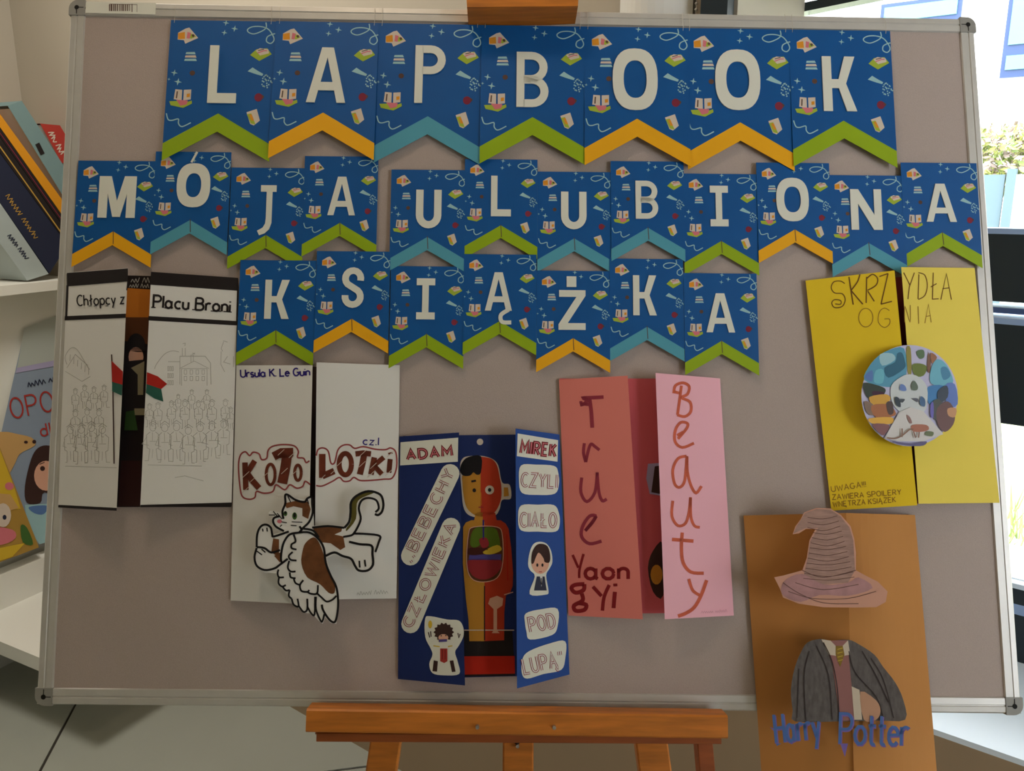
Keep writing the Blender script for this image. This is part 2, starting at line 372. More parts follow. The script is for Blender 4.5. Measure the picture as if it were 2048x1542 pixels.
gl = bpy.data.materials.new('window_glass'); gl.use_nodes = True; nt = gl.node_tree; nt.nodes.remove(nt.nodes['Principled BSDF'])
tr = nt.nodes.new('ShaderNodeBsdfTransparent'); gs = nt.nodes.new('ShaderNodeBsdfGlossy'); gs.inputs['Roughness'].default_value = .02; mx = nt.nodes.new('ShaderNodeMixShader'); fr = nt.nodes.new('ShaderNodeFresnel'); fr.inputs[0].default_value = 1.45
tr.inputs[0].default_value = (.96, .96, .96, 1)
nt.links.new(fr.outputs[0], mx.inputs[0]); nt.links.new(tr.outputs[0], mx.inputs[1]); nt.links.new(gs.outputs[0], mx.inputs[2]); nt.links.new(mx.outputs[0], nt.nodes['Material Output'].inputs[0])
for x0, x1 in ((xl, -2.3), (-2.35, -3.85)):
    a = W0+Wout*.335+Wdir*x0; mb = MB(); mb.box(Vector((a.x, a.y, SILL)), Wdir*(x1-x0), Wout*.004, (0, 0, HEAD-SILL), gl); mb.build('pane', wdw, WO)
mid = W0+Wout*.42-Wdir*(1.9-xl/2)
area('window_portal', (mid.x, mid.y, (SILL+HEAD)/2), (mid.x-Wout.x, mid.y-Wout.y, (SILL+HEAD)/2), 4.2, HEAD-SILL, 1, (1, 1, 1), portal=True)

w2 = bpy.data.objects.new('added_window_2', None); COL.objects.link(w2); struct(w2); w2.location = RV[0]+RV[1]*REAR[0]  # rear window, unseen, added to light the board from the front right
ra, rb = RV[0]+RV[1]*REAR[0], RV[0]+RV[1]*REAR[1]; rd_ = (rb-ra); rdn = rd_.normalized(); rL = rd_.length
for off, w__ in ((0, .06), (rL/3-.03, .06), (2*rL/3-.03, .06), (rL-.06, .06)):
    mb = MB(); p = ra+rdn*off+RV[2]*.04; mb.box((p.x, p.y, REAR[2]), rdn*w__, RV[2]*.05, (0, 0, REAR[3]-REAR[2]), dark); mb.build('mullion', w2, w2.location)
for k in range(3):
    mb = MB(); p = ra+rdn*(rL*k/3+.03)+RV[2]*.06; mb.box((p.x, p.y, REAR[2]), rdn*(rL/3-.06), RV[2]*.004, (0, 0, REAR[3]-REAR[2]), gl); mb.build('pane', w2, w2.location)
mid = (ra+rb)/2+RV[2]*.14; zc = (REAR[2]+REAR[3])/2
area('window_portal', (mid.x, mid.y, zc), (mid.x-RV[2].x, mid.y-RV[2].y, zc), rL, REAR[3]-REAR[2], 1, (1, 1, 1), portal=True)

# ---- roller blind with bead chain and dark upright at the end of the back wall
blind = thing('roller_blind', 'white roller blind hanging behind the top edge of the board', 'blind', tuple(WP.at(1320, 100)))
bo = blind.location.copy()
bl = mat('white_blind_fabric', (222, 222, 216), .7)
a, b = WP.at(1247, 20), WP.at(1392, 20); zt = HEAD+.25
mb = MB(); ux = (b-a); ux.z = 0; L_ = ux.length; ux.normalize()
P = []; n = 12
for i in range(n+1):
    t = i/n; d = .012+.05*math.sin(math.pi*t)
    p = Vector((a.x, a.y, 0))+ux*(L_*t)-Wout*d; P += [Vector((p.x, p.y, .9)), Vector((p.x, p.y, zt))]
mb.raw(P, [(2*i, 2*i+2, 2*i+3, 2*i+1) for i in range(n)]+[tuple(2*i for i in range(n+1)), tuple(2*i+1 for i in range(n+1))[::-1]], bl); mb.build('fabric', blind, bo)
mb = MB(); p = WP.at(1403, 20)-Wout*.02; ch = mat('bead_chain_plastic', (190, 185, 178), .4)
for k in range(130):
    z = zt-.1-k*.009; c = Vector((p.x, p.y, z))
    mb.raw([c+Vector((.0033, 0, 0)), c+Vector((0, .0033, 0)), c-Vector((.0033, 0, 0)), c-Vector((0, .0033, 0)), c+Vector((0, 0, .0033)), c-Vector((0, 0, .0033))], [(0, 1, 4), (1, 2, 4), (2, 3, 4), (3, 0, 4), (1, 0, 5), (2, 1, 5), (3, 2, 5), (0, 3, 5)], ch)
mb.tube([Vector((p.x, p.y, zt-.05)), Vector((p.x, p.y, zt-.1-1.17))], .0008, ch, 4)
mb.build('bead_chain', blind, bo)
a, b = WP.at(1417, 20), WP.at(1470, 20); mb = MB(); mb.box(Vector((a.x, a.y, .66))-Wout*.03, Vector((b.x-a.x, b.y-a.y, 0)), Wout*.025, (0, 0, HZ-.68), dark)
struct(mb.build('trim_1'))

# ================================================================ OUTSIDE
bw = mat('white_render_facade', (240, 240, 238), .9)
FP = PM(W0+Wout*8.5, Wout)
fa = FP.at(1300, 300); bld = thing('building', 'bright white building with cyan windows seen through the window', 'building', (fa.x, fa.y, 0)); bo2 = bld.location.copy()
a = FP.at(1250, 300); mb = MB(); mb.box(Vector((a.x, a.y, 0)), -Wdir*14, Wout*.4, (0, 0, 9), bw); mb.build('wall', bld, bo2)
cy = mat('sky_blue_window_glass', (92, 156, 166), .2); fb = mat('blue_grey_window_frame', (48, 66, 104), .4)
def fwin(px0, px1, z1, z0, split=None):
    p = FP.at(px0, 200); q = FP.at(px1, 200); p.z = q.z = 0
    W_ = (q-p).length; dr = (q-p).normalized(); mb = MB(); base = p-Wout*.06
    mb.box(base+Vector((0, 0, z0)), dr*W_, Wout*.03, (0, 0, z1-z0), fb); wn = mb.build('window', bld, bo2)
    cells = [(z0+.06, z1-.04)] if split is None else [(z0+.07, split-.05), (split+.05, z1-.04)]
    for c0, c1 in cells:
        m2 = MB(); m2.box(base-Wout*.02+dr*.04+Vector((0, 0, c0)), dr*(W_-.08), Wout*.02, (0, 0, c1-c0), cy); m2.build('pane', wn, bo2)
zf = lambda px, py: FP.at(px, py).z
fwin(1995, 2250, zf(2000, -120), zf(1995, 158), zf(1995, 105))
fwin(1748, 1905, zf(1760, 12), zf(1760, 60))
gm = mat('sunlit_lawn', (168, 178, 132), .9, noise=.25, nscale=2.5)
mb = MB(); a = W0+Wout*.45-Wdir*6.5; mb.box(Vector((a.x, a.y, -.12)), Wdir*13, Wout*12, (0, 0, .1), gm); gr = mb.build('lawn'); tag(gr, 'bright sunlit lawn outside the window', 'grass', kind='stuff')
pv = mat('pale_paving', (235, 232, 222), .9)
mb = MB(); a = W0+Wout*1.6-Wdir*6; mb.box(Vector((a.x, a.y, -.02)), Wdir*12, Wout*1.3, (0, 0, .03), pv); o = mb.build('path'); struct(o)
# grass tufts and hedge
leafA = mat('yellow_green_leaf', (168, 174, 100), .7); leafB = mat('dry_pinkish_twig', (160, 144, 136), .8); leafC = mat('mid_green_leaf', (118, 138, 76), .7)
HP_ = PM(W0+Wout*6.3, Wout)
def leaves(c, s, n, rx, ry, rz, mts, mb):
    for _ in range(n):
        p = c+Wdir*random.uniform(-rx, rx)+Wout*random.uniform(-ry, ry)+Vector((0, 0, random.uniform(-rz, rz)))
        a = Vector([random.gauss(0, 1) for _ in range(3)]).normalized(); b = a.orthogonal().normalized()*s*.5; a = a*s
        mb.raw([p-a, p+b, p+a, p-b], [(0, 1, 2, 3)], random.choice(mts))
hc = HP_.at(2020, 320); mb = MB(); leaves(hc-Wdir*1.2, .04, 14000, 2.6, .3, .27, [leafA, leafA, leafB, leafB, leafC], mb)
o = mb.build('hedge', None, hc); tag(o, 'clipped yellow-green hedge above the grey fence outside', 'hedge', kind='stuff')
mb = MB(); tc_ = Vector((W0.x, W0.y, 0))+Wout*2.9-Wdir*.4
for _ in range(900):
    p = tc_-Wdir*random.uniform(-.6, 1.6)+Wout*random.uniform(-.25, .25); p.z = .01
    t = p+Vector((random.uniform(-.05, .05), random.uniform(-.05, .05), random.uniform(.06, .2))); s = Vector((.006, .002, 0)); mb.raw([p-s, p+s, t], [(0, 1, 2)], random.choice([leafA, leafC]))
o = mb.build('grass_tufts', None, tc_); tag(o, 'tall green grass blades growing beyond the window', 'grass', kind='stuff')
# fence: posts and panels
fe = HP_.at(1985, 400); fence = thing('fence', 'blue-grey panel fence under the hedge outside', 'fence', (fe.x-Wout.x*.5, fe.y-Wout.y*.5, 0)); fo = fence.location.copy()
fm1 = mat('blue_grey_fence_panel', (84, 102, 112), .7); fm2 = mat('white_gate_board', (190, 200, 206), .7)
for i in range(5):
    a = fo+Wdir*(.42-i*.62); zt2 = HP_.at(1985, 352).z
    mb = MB(); mb.box(Vector((a.x, a.y, 0)), -Wdir*.55, Wout*.03, (0, 0, zt2), fm1 if i % 2 == 0 else fm2); mb.build('panel', fence, fo)
    mb = MB(); mb.box(Vector((a.x, a.y, 0))-Wout*.02, Wdir*.06, Wout*.07, (0, 0, zt2+.04), fm1); mb.build('post', fence, fo)
    mb = MB(); mb.box(Vector((a.x, a.y, zt2*.55))-Wout*.025, -Wdir*.55, Wout*.025, (0, 0, .05), fm1); mb.build('rail', fence, fo)

# ================================================================ LEFT BOOKCASE AND BOOKS
LPf = LP
shw = mat('white_shelf_laminate', (236, 236, 228), .5)
shs = mat('grey_shelf_plinth', (168, 170, 162), .6)
bc = thing('bookcase', 'white display bookcase at the left, standing on the grey floor', 'bookcase', tuple(L0)); bco = bc.location.copy()
lz = lambda px, py: LP.at(px, py).z
L1 = Z(0, 0, 2.7525); L2 = Z(0, 520, 2.41)
def lpt(s_, z, off=0): p = L0+Ldir*s_+Lin*off; return Vector((p.x, p.y, z))
S0, S1 = -1.5, .39
zA = lz(60, 640); zB = lz(30, 560)-.012; zC = lz(30, 1130); zD = lz(30, 1200); zE = lz(30, 1290)
def lbox(z0, z1, o0, o1, name, m_, s0=S0, s1=S1):
    mb = MB(); mb.box(lpt(s0, z0, o0), Ldir*(s1-s0), Lin*(o1-o0), (0, 0, z1-z0), m_); return mb.build(name, bc, bco)
lbox(0, zE+.02, -.30, -.06, 'plinth', shs); lbox(zE+.02, zD, -.30, -.03, 'base_board', shs)
lbox(zD, zD+.03, -.30, .03, 'display_ledge', shw); lbox(zD+.03, zC, -.02, .03, 'ledge_lip', shw)
lbox(zD+.03, zB-.03, -.30, -.07, 'front_panel', shw); lbox(zB-.03, zB, -.30, .02, 'upper_shelf', shw)
fa_, fb_ = FZ(-80, 1250, .24), FZ(170, 1353, .24); fd_ = (fb_-fa_).normalized(); fn_ = Vector((-fd_.y, fd_.x, 0)); fn_ = fn_ if fn_.y > 0 else -fn_
mb = MB(); mb.box((fa_.x, fa_.y, .195), (fb_.x-fa_.x, fb_.y-fa_.y, 0), fn_*.30, (0, 0, .045), shw); mb.build('foot_board', bc, bco)
# leaning books on the upper shelf (spine quads measured on the bookcase front)
BKP = PM(L0-Lin*.02, Lin)
def book(quad, m_, name_, label, dep=.16, deco=None, off=0):
    M = PM(L0-Lin*(.02+off), Lin); c = M.at(*quad[0]); t = thing('book', label, 'book', tuple(M.at(*quad[-1])), 'books leaning on the upper shelf'); o = t.location.copy()
    mb = MB(); mb.poly(M, [quad], m_, 0, .004); mb.build('spine', t, o)
    mb = MB(); P0 = [M.at(p[0], p[1], -.004) for p in quad]
    mb.raw(P0+[p-Lin*dep for p in P0], [(3, 2, 1, 0), (4, 5, 6, 7), (0, 1, 5, 4), (2, 3, 7, 6)], m_); mb.build('cover', t, o)
    mb = MB(); cc = sum(P0, Vector())/4; Q = [cc+(p-cc)*.93-Lin*.003 for p in P0]
    mb.raw(Q+[p-Lin*(dep-.01) for p in Q], [(3, 2, 1, 0), (4, 5, 6, 7), (0, 1, 5, 4), (1, 2, 6, 5), (2, 3, 7, 6), (3, 0, 4, 7)], white); mb.build('pages', t, o)
    if deco:
        mb = MB(); deco(mb, M); mb.build('spine_print', t, o)
    return t
yl = mat('spine_orange', (222, 150, 30), .6); tl = mat('spine_teal', (122, 150, 152), .6); bk1 = mat('spine_black', (36, 30, 30), .6); nv = mat('spine_navy', (36, 42, 66), .6); wb = mat('spine_pale_blue', (172, 184, 184), .6); rd = mat('spine_red', (178, 60, 50), .6); gd = mat('gold_print', (190, 150, 70), .6)
book(L1([(220, 680), (330, 690), (430, 860), (340, 900)]), rd, '', 'red book with white lettering, highest of the leaning books', off=.02,
     deco=lambda mb, M: scrib(mb, M, L1(265, 730), L1(345, 870), 11, 2.2, cream, .001))
book(L1([(42, 582), (120, 555), (372, 945), (372, 1120)]), tl, '', 'grey-teal book leaning between the red and orange books',
     deco=lambda mb, M: mb.stroke(M, L1([(205, 790), (235, 850)]), 9, bk1, .001))
book(L1([(-60, 545), (372, 1140), (372, 1225), (-60, 615)]), yl, '', 'orange book leaning under the teal one')
book(L1([(-60, 618), (372, 1228), (372, 1275), (-60, 668)]), bk1, '', 'thin black book leaning directly under the orange one',
     deco=lambda mb, M: mb.stroke(M, L1([(-30, 690), (340, 1210)]), 1.6, redp, .001))
book(L1([(-60, 672), (372, 1280), (372, 1345), (-60, 758)]), bk1, '', 'black book with a gold line along its leaning spine',
     deco=lambda mb, M: mb.stroke(M, L1([(-30, 765), (340, 1285)]), 2.5, gd, .001))
book(L1([(-60, 762), (372, 1349), (272, 1505), (-60, 1026)]), nv, '', 'wide navy book with faint lettering, leaning above the pale one',
     deco=lambda mb, M: scrib(mb, M, L1(30, 1080), L1(200, 1330), 11, 1.5, gd, .001))
book(L1([(-60, 1030), (268, 1508), (150, 1545), (-60, 1257)]), wb, '', 'pale blue-white book at the bottom of the leaning row', off=-.004,
     deco=lambda mb, M: scrib(mb, M, L1(40, 1300), L1(150, 1440), 9, 1.6, nv, .001))
# face-out picture books
CP = PM(lpt(0, zC)+Lin*.015, (Lin+Vector((0, 0, .10))).normalized())
def cover_book(label, quad, m_, draw, off=0, nm='picture_book'):
    M = PM(CP.p+Lin*off, CP.n); t = thing(nm, label, 'book', tuple(M.at(*quad[3])), None); o = t.location.copy()
    mb = MB(); mb.poly(M, [quad], m_, 0, .003); mb.build('cover', t, o)
    c = (sum(p[0] for p in quad)/4, sum(p[1] for p in quad)/4)
    mb = MB(); mb.poly(M, [[(c[0]+(p[0]-c[0])*.97, c[1]+(p[1]-c[1])*.985) for p in quad]], white, -.003, .015); mb.build('pages', t, o)
    mb = MB(); draw(mb, M); mb.build('cover_picture', t, o); return t
gb = mat('cover_grey_blue', (142, 158, 178), .5); gb2 = mat('cover_pale_grey', (178, 186, 180), .5); tan = mat('print_tan_fur', (205, 165, 105), .8); hair = mat('print_dark_brown_hair', (62, 40, 36), .8); skin = mat('print_skin', (222, 170, 145), .8); bluep = mat('print_mid_blue', (90, 125, 180), .8); redl = mat('print_brick_red', (170, 55, 48), .8); greenp = mat('print_green', (70, 110, 50), .8); yelp = mat('print_yellow', (215, 180, 50), .8); lav = mat('print_lavender', (170, 165, 200), .8)
def d1(mb, M):
    mb.poly(M, [L2([(118, 328), (330, 245), (330, 470), (82, 520)])], gb2, .0008)
    mb.poly(M, [L2([(82, 520), (330, 470), (330, 500), (75, 545)])], lav, .0012)
    scrib(mb, M, L2(135, 612), L2(330, 570), 11, 1.8, nv, .0016)
    text(mb, M, 'OPOWIE', L2(60, 765), L2(440, 690), 40, 3.4, redl, .0016)
    text(mb, M, 'dla', L2(200, 850), L2(300, 830), 24, 3, redl, .0016)
    mb.poly(M, [smooth(L2([(-40, 850), (20, 828), (80, 838), (150, 855), (172, 885), (150, 905), (95, 935), (70, 985), (30, 1040), (-40, 1000)]), True, 3)], tan, .0014)
    mb.poly(M, [ell(*L2(125, 878), 4, 3, 10)], hair, .002); mb.poly(M, [ell(*L2(165, 876), 4, 4, 10)], hair, .002)
    mb.poly(M, [smooth(L2([(150, 960), (185, 905), (240, 895), (330, 930), (330, 1150), (215, 1120), (195, 1170), (130, 1170), (120, 1090)]), True, 4)], hair, .0014)
    mb.poly(M, [ell(*L2(222, 1040), 24, 30, 20)], skin, .002); mb.poly(M, [ell(*L2(205, 1005), 5, 5, 10)], hair, .0025); mb.stroke(M, L2([(190, 985), (215, 975)]), 1.6, hair, .0025)
    mb.poly(M, [L2([(120, 1180), (330, 1170), (330, 1330), (190, 1370), (130, 1280)])], mint, .0014)
    mb.poly(M, [smooth(L2([(140, 1190), (230, 1185), (210, 1225), (165, 1220)]), True, 4)], bluep, .002)
cover_book('grey-blue picture book with red title letters, a dog and a dark-haired girl', L2([(120, 330), (420, 212), (360, 1345), (-70, 1130)])[:2]+[L2(340, 1350), L2(-75, 1190)][:2], gb, d1)
def d2(mb, M):
    mb.poly(M, [L2([(-60, 930), (0, 915), (70, 1100), (100, 1200), (-60, 1210)])], yelp, .0008)
    mb.poly(M, [L2([(-60, 1120), (50, 1130), (90, 1195), (-60, 1240)])], tan, .0012)
    mb.poly(M, [ell(*L2(15, 1230), 16, 24, 16)], cream, .0016); mb.poly(M, [ell(*L2(22, 1240), 4, 5, 10)], nv, .002); mb.poly(M, [ell(*L2(45, 1090), 9, 8, 10)], pinkp, .0016)
    mb.poly(M, [smooth(L2([(-50, 1290), (60, 1300), (75, 1340), (20, 1370), (-50, 1370)]), True, 3)], pinkp, .0016)
    mb.poly(M, [smooth(L2([(100, 1280), (130, 1290), (160, 1370), (110, 1360)]), True, 3)], greenp, .0016)
    mb.poly(M, [L2([(-60, 1400), (60, 1375), (120, 1365), (60, 1430), (-60, 1470)])], yelp, .0012)
brb = mat('cover_mustard', (176, 140, 64), .5)
cover_book('colourful yellow picture book, lowest left, overlapping the grey-blue one', L2([(-140, 830), (0, 905), (188, 1385), (-140, 1510)]), brb, d2, off=.03)

# ================================================================ EASEL
CEN = Bd(1040, 1470, .0)
easel = thing('easel', 'honey-coloured wooden easel carrying the pin board', 'easel', (CEN.x, CEN.y, 0)); eo = easel.location.copy()
def eb(name, a, b, w_, d_, m_=wood, bev=.002): mb = MB(); mb.bar(a, b, w_, d_, NB, m_, bev); return mb.build(name, easel, eo)
TR0, TR1 = Bd(618, 1434, .032), Bd(1449, 1447, .032)
def ground(top, low):
    d = (low-top).normalized(); return low+d*((0-low.z)/d.z)
lg = []
for (tx, ty, bx, by, w_, nm) in ((985, 60, 770, 1500, .038, 'leg'), (1105, 60, 1303, 1500, .040, 'leg'), (1045, 20, 1036, 1500, .038, 'mast')):
    a, b = Bd(tx, ty, -.036), Bd(bx, by, -.036 if nm == 'leg' else -.03); gd_ = ground(a, b)+NB*.0
    eb(nm, a, gd_, w_, .024, wood)
for x in (1240, ): pass
# tray: top ledge and the lower strip beneath it
d = (TR1-TR0)
mb = MB(); mb.bar(TR0, TR1, .0262, .030, NB, wood, .002); mb.build('tray_front', easel, eo)
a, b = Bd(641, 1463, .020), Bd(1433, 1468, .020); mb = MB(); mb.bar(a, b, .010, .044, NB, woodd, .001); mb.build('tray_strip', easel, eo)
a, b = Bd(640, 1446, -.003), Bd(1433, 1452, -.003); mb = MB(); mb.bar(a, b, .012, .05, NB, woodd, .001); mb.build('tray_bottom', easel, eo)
# rear strut
apex = Bd(1050, 80, -.07); rp = Bd(1407, 1490, -.20); rg = ground(apex, rp)
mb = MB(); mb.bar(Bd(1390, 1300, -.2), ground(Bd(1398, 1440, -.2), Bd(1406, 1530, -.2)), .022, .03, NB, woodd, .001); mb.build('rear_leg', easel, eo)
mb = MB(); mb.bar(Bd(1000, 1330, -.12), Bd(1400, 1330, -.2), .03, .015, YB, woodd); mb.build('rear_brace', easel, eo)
steel = mat('steel_bolt', (170, 165, 160), .35, metal=.9)
for px, py in ((955, 1452), (1108, 1453), (1035, 1490)):
    c = Bd(px, py, .047 if py < 1480 else -.017); mb = MB(); mb.tube([c, c+NB*.006], .0022, steel, 10); mb.build('bolt', easel, eo)
mb = MB(); mb.poly(PM(Bd(1035, 1480, -.0175), NB), [ell(1034, 1477, 8, 12, 20)], blackm, 0); mb.build('bolt_slot', easel, eo)
# top clamp holding the board's upper edge
c0 = Bd(1040, -28, .02); mb = MB(); P = [Bd(934, 14, .045), Bd(1156, 12, .045), Bd(1160, -60, .045), Bd(930, -60, .045)]
mb.raw(P+[p-NB*.085 for p in P], [(0, 1, 2, 3), (7, 6, 5, 4), (0, 4, 5, 1), (1, 5, 6, 2), (2, 6, 7, 3), (3, 7, 4, 0)], wood); mb.build('top_clamp', easel, eo)

# ================================================================ PIN BOARD
c4 = [(143, 4), (1946, 39), (2042, 1427), (74, 1408)]
bo_ = Bd(1050, 1415, 0)
board = thing('pin_board', 'large grey-beige felt pin board in an aluminium frame, standing on the easel', 'board', tuple(bo_)); BO = board.location.copy()
mb = MB(); inn = [(160, 25), (1925, 60), (2015, 1410), (92, 1390)]
mb.poly(BP, [inn], felt, 0, .010); mb.build('felt_panel', board, BO)
mb = MB(); bk_ = mat('board_back', (150, 130, 100), .9); mb.poly(BP, [inn], bk_, -.0105, .003); mb.build('back_panel', board, BO)
C3 = [Bd(*c) for c in c4]; fw = .0195
ins = []
for i in range(4):
    p, a, b = C3[i], C3[i-1], C3[(i+1) % 4]; ins.append(p+(a-p).normalized()*fw+(b-p).normalized()*fw)
for i in range(4):
    j = (i+1) % 4; o1, o2, i1, i2 = C3[i], C3[j], ins[i], ins[j]
    def lay(t, h1): return [o1.lerp(i1, t)+NB*h1, o2.lerp(i2, t)+NB*h1]
    prof = [(0, -.014), (0, .000), (.10, .0024), (.42, .0028), (.46, .0018), (.52, .0018), (.56, .0028), (.95, .0026), (1, .0005), (1, -.014)]
    P = []
    for t, h in prof: P += lay(t, h)
    n = len(prof); mb = MB()
    mb.raw(P, [(2*k, 2*k+1, (2*k+3) % (2*n), (2*k+2) % (2*n)) for k in range(n)], alu); mb.build('frame_rail', board, BO)
# rounded plastic corners with a screw slot
for i in range(4):
    p = C3[i]; ea = (C3[i-1]-p).normalized(); eb_ = (C3[(i+1) % 4]-p).normalized(); R = .012; L = .021
    pts = [(L, 0)]+[(R-R*math.sin(math.radians(a)), R-R*math.cos(math.radians(a))) for a in range(0, 91, 15)]+[(0, L), (L, L)]
    M = FM(p-ea*.0012-eb_*.0012, ea, eb_)
    if M.n.dot(NB) < 0: M = FM(p-ea*.0012-eb_*.0012, eb_, ea)
    mb = MB(); mb.poly(M, [pts], capm, .0036, .019); cc = mb.build('corner_cap', board, BO)
    mb = MB(); mb.poly(M, [ell(.0105, .0105, .003, .003, 12)], blackm, .0040); mb.stroke(M, [(.013, .0105), (.0195, .0105)], .001, blackm, .004); mb.stroke(M, [(.0105, .013), (.0105, .0195)], .001, blackm, .004); mb.build('screw_hole', cc, BO)
# barcode sticker on the top frame
mb = MB(); SP = PM(Bd(230, 15, .0030), NB); mb.poly(SP, [[(172, 3), (312, 6), (311, 29), (171, 26)]], letterm, 0.0004, .0003)
st = mb.build('barcode_sticker', board, BO, 'pale paper sticker with a small barcode')
mb = MB(); x = 219
while x < 262: w_ = random.choice((1.2, 2, 3.2)); mb.stroke(SP, [(x, 8.5), (x, 22)], w_, brownp, .0007); x += w_+random.choice((1.2, 2))
mb.stroke(SP, [(264, 8), (264, 24)], 1.5, brownp, .0007); mb.stroke(SP, [(219, 8), (274, 9), (274, 24)], .8, brownp, .0007)
mb.build('barcode', st, BO)

# ================================================================ PENNANTS
lm_ = LM()
def mk(f, name): mb = MB(); f(mb); return mb.mesh(name)
body = [(0, 0), (1, 0), (1, 1.235), (.5, .935), (0, 1.235)]
chv = [(0, 1.235), (.5, .935), (1, 1.235), (1, 1.405), (.5, 1.115), (0, 1.405)]
m_body = mk(lambda b: b.poly(lm_, [body], blue, 0, .002), 'paper')
m_chev = {k: mk(lambda b, k=k: b.poly(lm_, [chv], chev[k], .0004, .0024), 'chevron') for k in chev}
def spark(b, u, v, r, m_=None):
    q = []
    for i in range(8):
        a = math.radians(45*i+8); rr = r if i % 2 == 0 else r*.3; q.append((u+rr*math.cos(a), v+rr*math.sin(a)))
    b.poly(lm_, [q], m_ or mint, .0012)
def doodle(b, small=False):
    h = .0010; w1 = .011 if not small else .012
    # open book with orange page
    b.poly(lm_, [[(.075, .13), (.145, .085), (.18, .075), (.27, .18), (.15, .24), (.135, .205), (.075, .2)]], cream, h)
    b.poly(lm_, [[(.075, .135), (.14, .12), (.145, .19), (.08, .195)]], orange, .0014); b.poly(lm_, [[(.215, .14), (.235, .15), (.225, .175), (.205, .16)]], brownp, .0016)
    b.poly(lm_, [[(.19, .13), (.25, .165), (.2, .19), (.17, .16)]], lime, .0014); b.poly(lm_, [[(.165, .12), (.2, .13), (.19, .19), (.16, .185)]], pinkp, .0015)
    spark(b, .525, .022, .032); spark(b, .61, .08, .034); spark(b, .515, .122, .03)
    if not small or True:
        b.stroke(lm_, smooth([(.905, .012), (.91, .06), (.88, .095), (.80, .13), (.745, .115), (.735, .085), (.78, .058), (.86, .055), (.93, .08), (.975, .14), (.99, .19), (.96, .225), (.92, .205), (.925, .16), (.965, .135), (.998, .125)], False, 5), w1, mint, h)
    # small stack
    for k, (a, c) in enumerate(((.165, .255), (.16, .265), (.155, .27))): b.poly(lm_, [[(a, .325+.034*k), (c-.01, .322+.034*k), (c, .346+.034*k), (a-.005, .346+.034*k)]], mint if k != 1 else cream, h)
    b.poly(lm_, [ell(.235, .535, .026, .026, 12)], brownp, h)
    # open book green/pink
    b.poly(lm_, [[(.77, .345), (.83, .285), (.93, .275), (.975, .335), (.86, .405)]], lime, h); b.poly(lm_, [[(.82, .30), (.86, .275), (.94, .285), (.95, .325), (.865, .35)]], cream, .0013)
    b.stroke(lm_, [(.84, .325), (.9, .30), (.93, .3)], .01, pinkp, .0016); b.stroke(lm_, [(.845, .30), (.9, .285)], .008, brownp, .0016)
    # pencil / hand
    b.poly(lm_, [[(.755, .51), (.80, .47), (.845, .50), (.905, .535), (.895, .555), (.84, .54)]], mint, h)
    rr = random.Random(3)
    for _ in range(26):
        a = rr.uniform(0, 6.28); q = .075*math.sqrt(rr.random()); b.poly(lm_, [ell(.945+q*.7*math.cos(a), .615+q*math.sin(a), .0075, .0085, 6)], mint, h)
    spark(b, .065, .535, .034); spark(b, .018, .60, .016); spark(b, .105, .625, .038)
    b.poly(lm_, [ell(.87, .77, .038, .042, 14)], redp, h); b.poly(lm_, [[(.9, .74), (.925, .76), (.91, .79)]], brownp, .0013)
    # books standing in a boat-like open book
    b.poly(lm_, [[(.085, .70), (.15, .705), (.15, .81), (.075, .80)]], cream, h); b.poly(lm_, [[(.165, .705), (.235, .70), (.235, .80), (.165, .81)]], cream, h)
    b.stroke(lm_, [(.105, .72), (.10, .79)], .012, brownp, .0014); b.poly(lm_, [[(.195, .745), (.225, .74), (.225, .775), (.195, .78)]], orange, .0014)
    b.poly(lm_, [[(.035, .82), (.13, .815), (.16, .84), (.245, .81), (.25, .84), (.17, .885), (.05, .86)]], lime, .0013); b.poly(lm_, [[(.10, .805), (.21, .81), (.2, .85), (.14, .865)]], pinkp, .0016)
    # tilted notebook
    b.poly(lm_, [[(.765, .92), (.86, .885), (.895, 1.0), (.84, 1.05), (.805, 1.035)]], cream, h); b.poly(lm_, [[(.77, .94), (.81, .93), (.855, 1.04), (.81, 1.03)]], lime, .0013); b.poly(lm_, [[(.79, .945), (.815, .94), (.84, 1.0), (.815, 1.005)]], orange, .0016)
    b.stroke(lm_, smooth([(.015, .94), (.035, 1.0), (.07, 1.01), (.13, .995), (.135, 1.04), (.17, 1.07), (.25, 1.03)], False, 4), w1, mint, h)
    if small: b.stroke(lm_, [(.5, .925), (.51, 1.10)], .010, brownp, .0012)
m_dood = mk(doodle, 'printed_doodles'); m_doods = mk(lambda b: doodle(b, True), 'printed_doodles')
thrm = mat('white_thread', (200, 192, 178), .7)
def threads(b, u): b.tube([Vector((u, -.03, .004)), Vector((u+.004, .03, .009)), Vector((u-.002, .125, .010)), Vector((u, .155, .002))], .0022, thrm, 5)
m_thr = [mk(lambda b, u=u: threads(b, u), 'hanging_thread') for u in (.035, .955)]
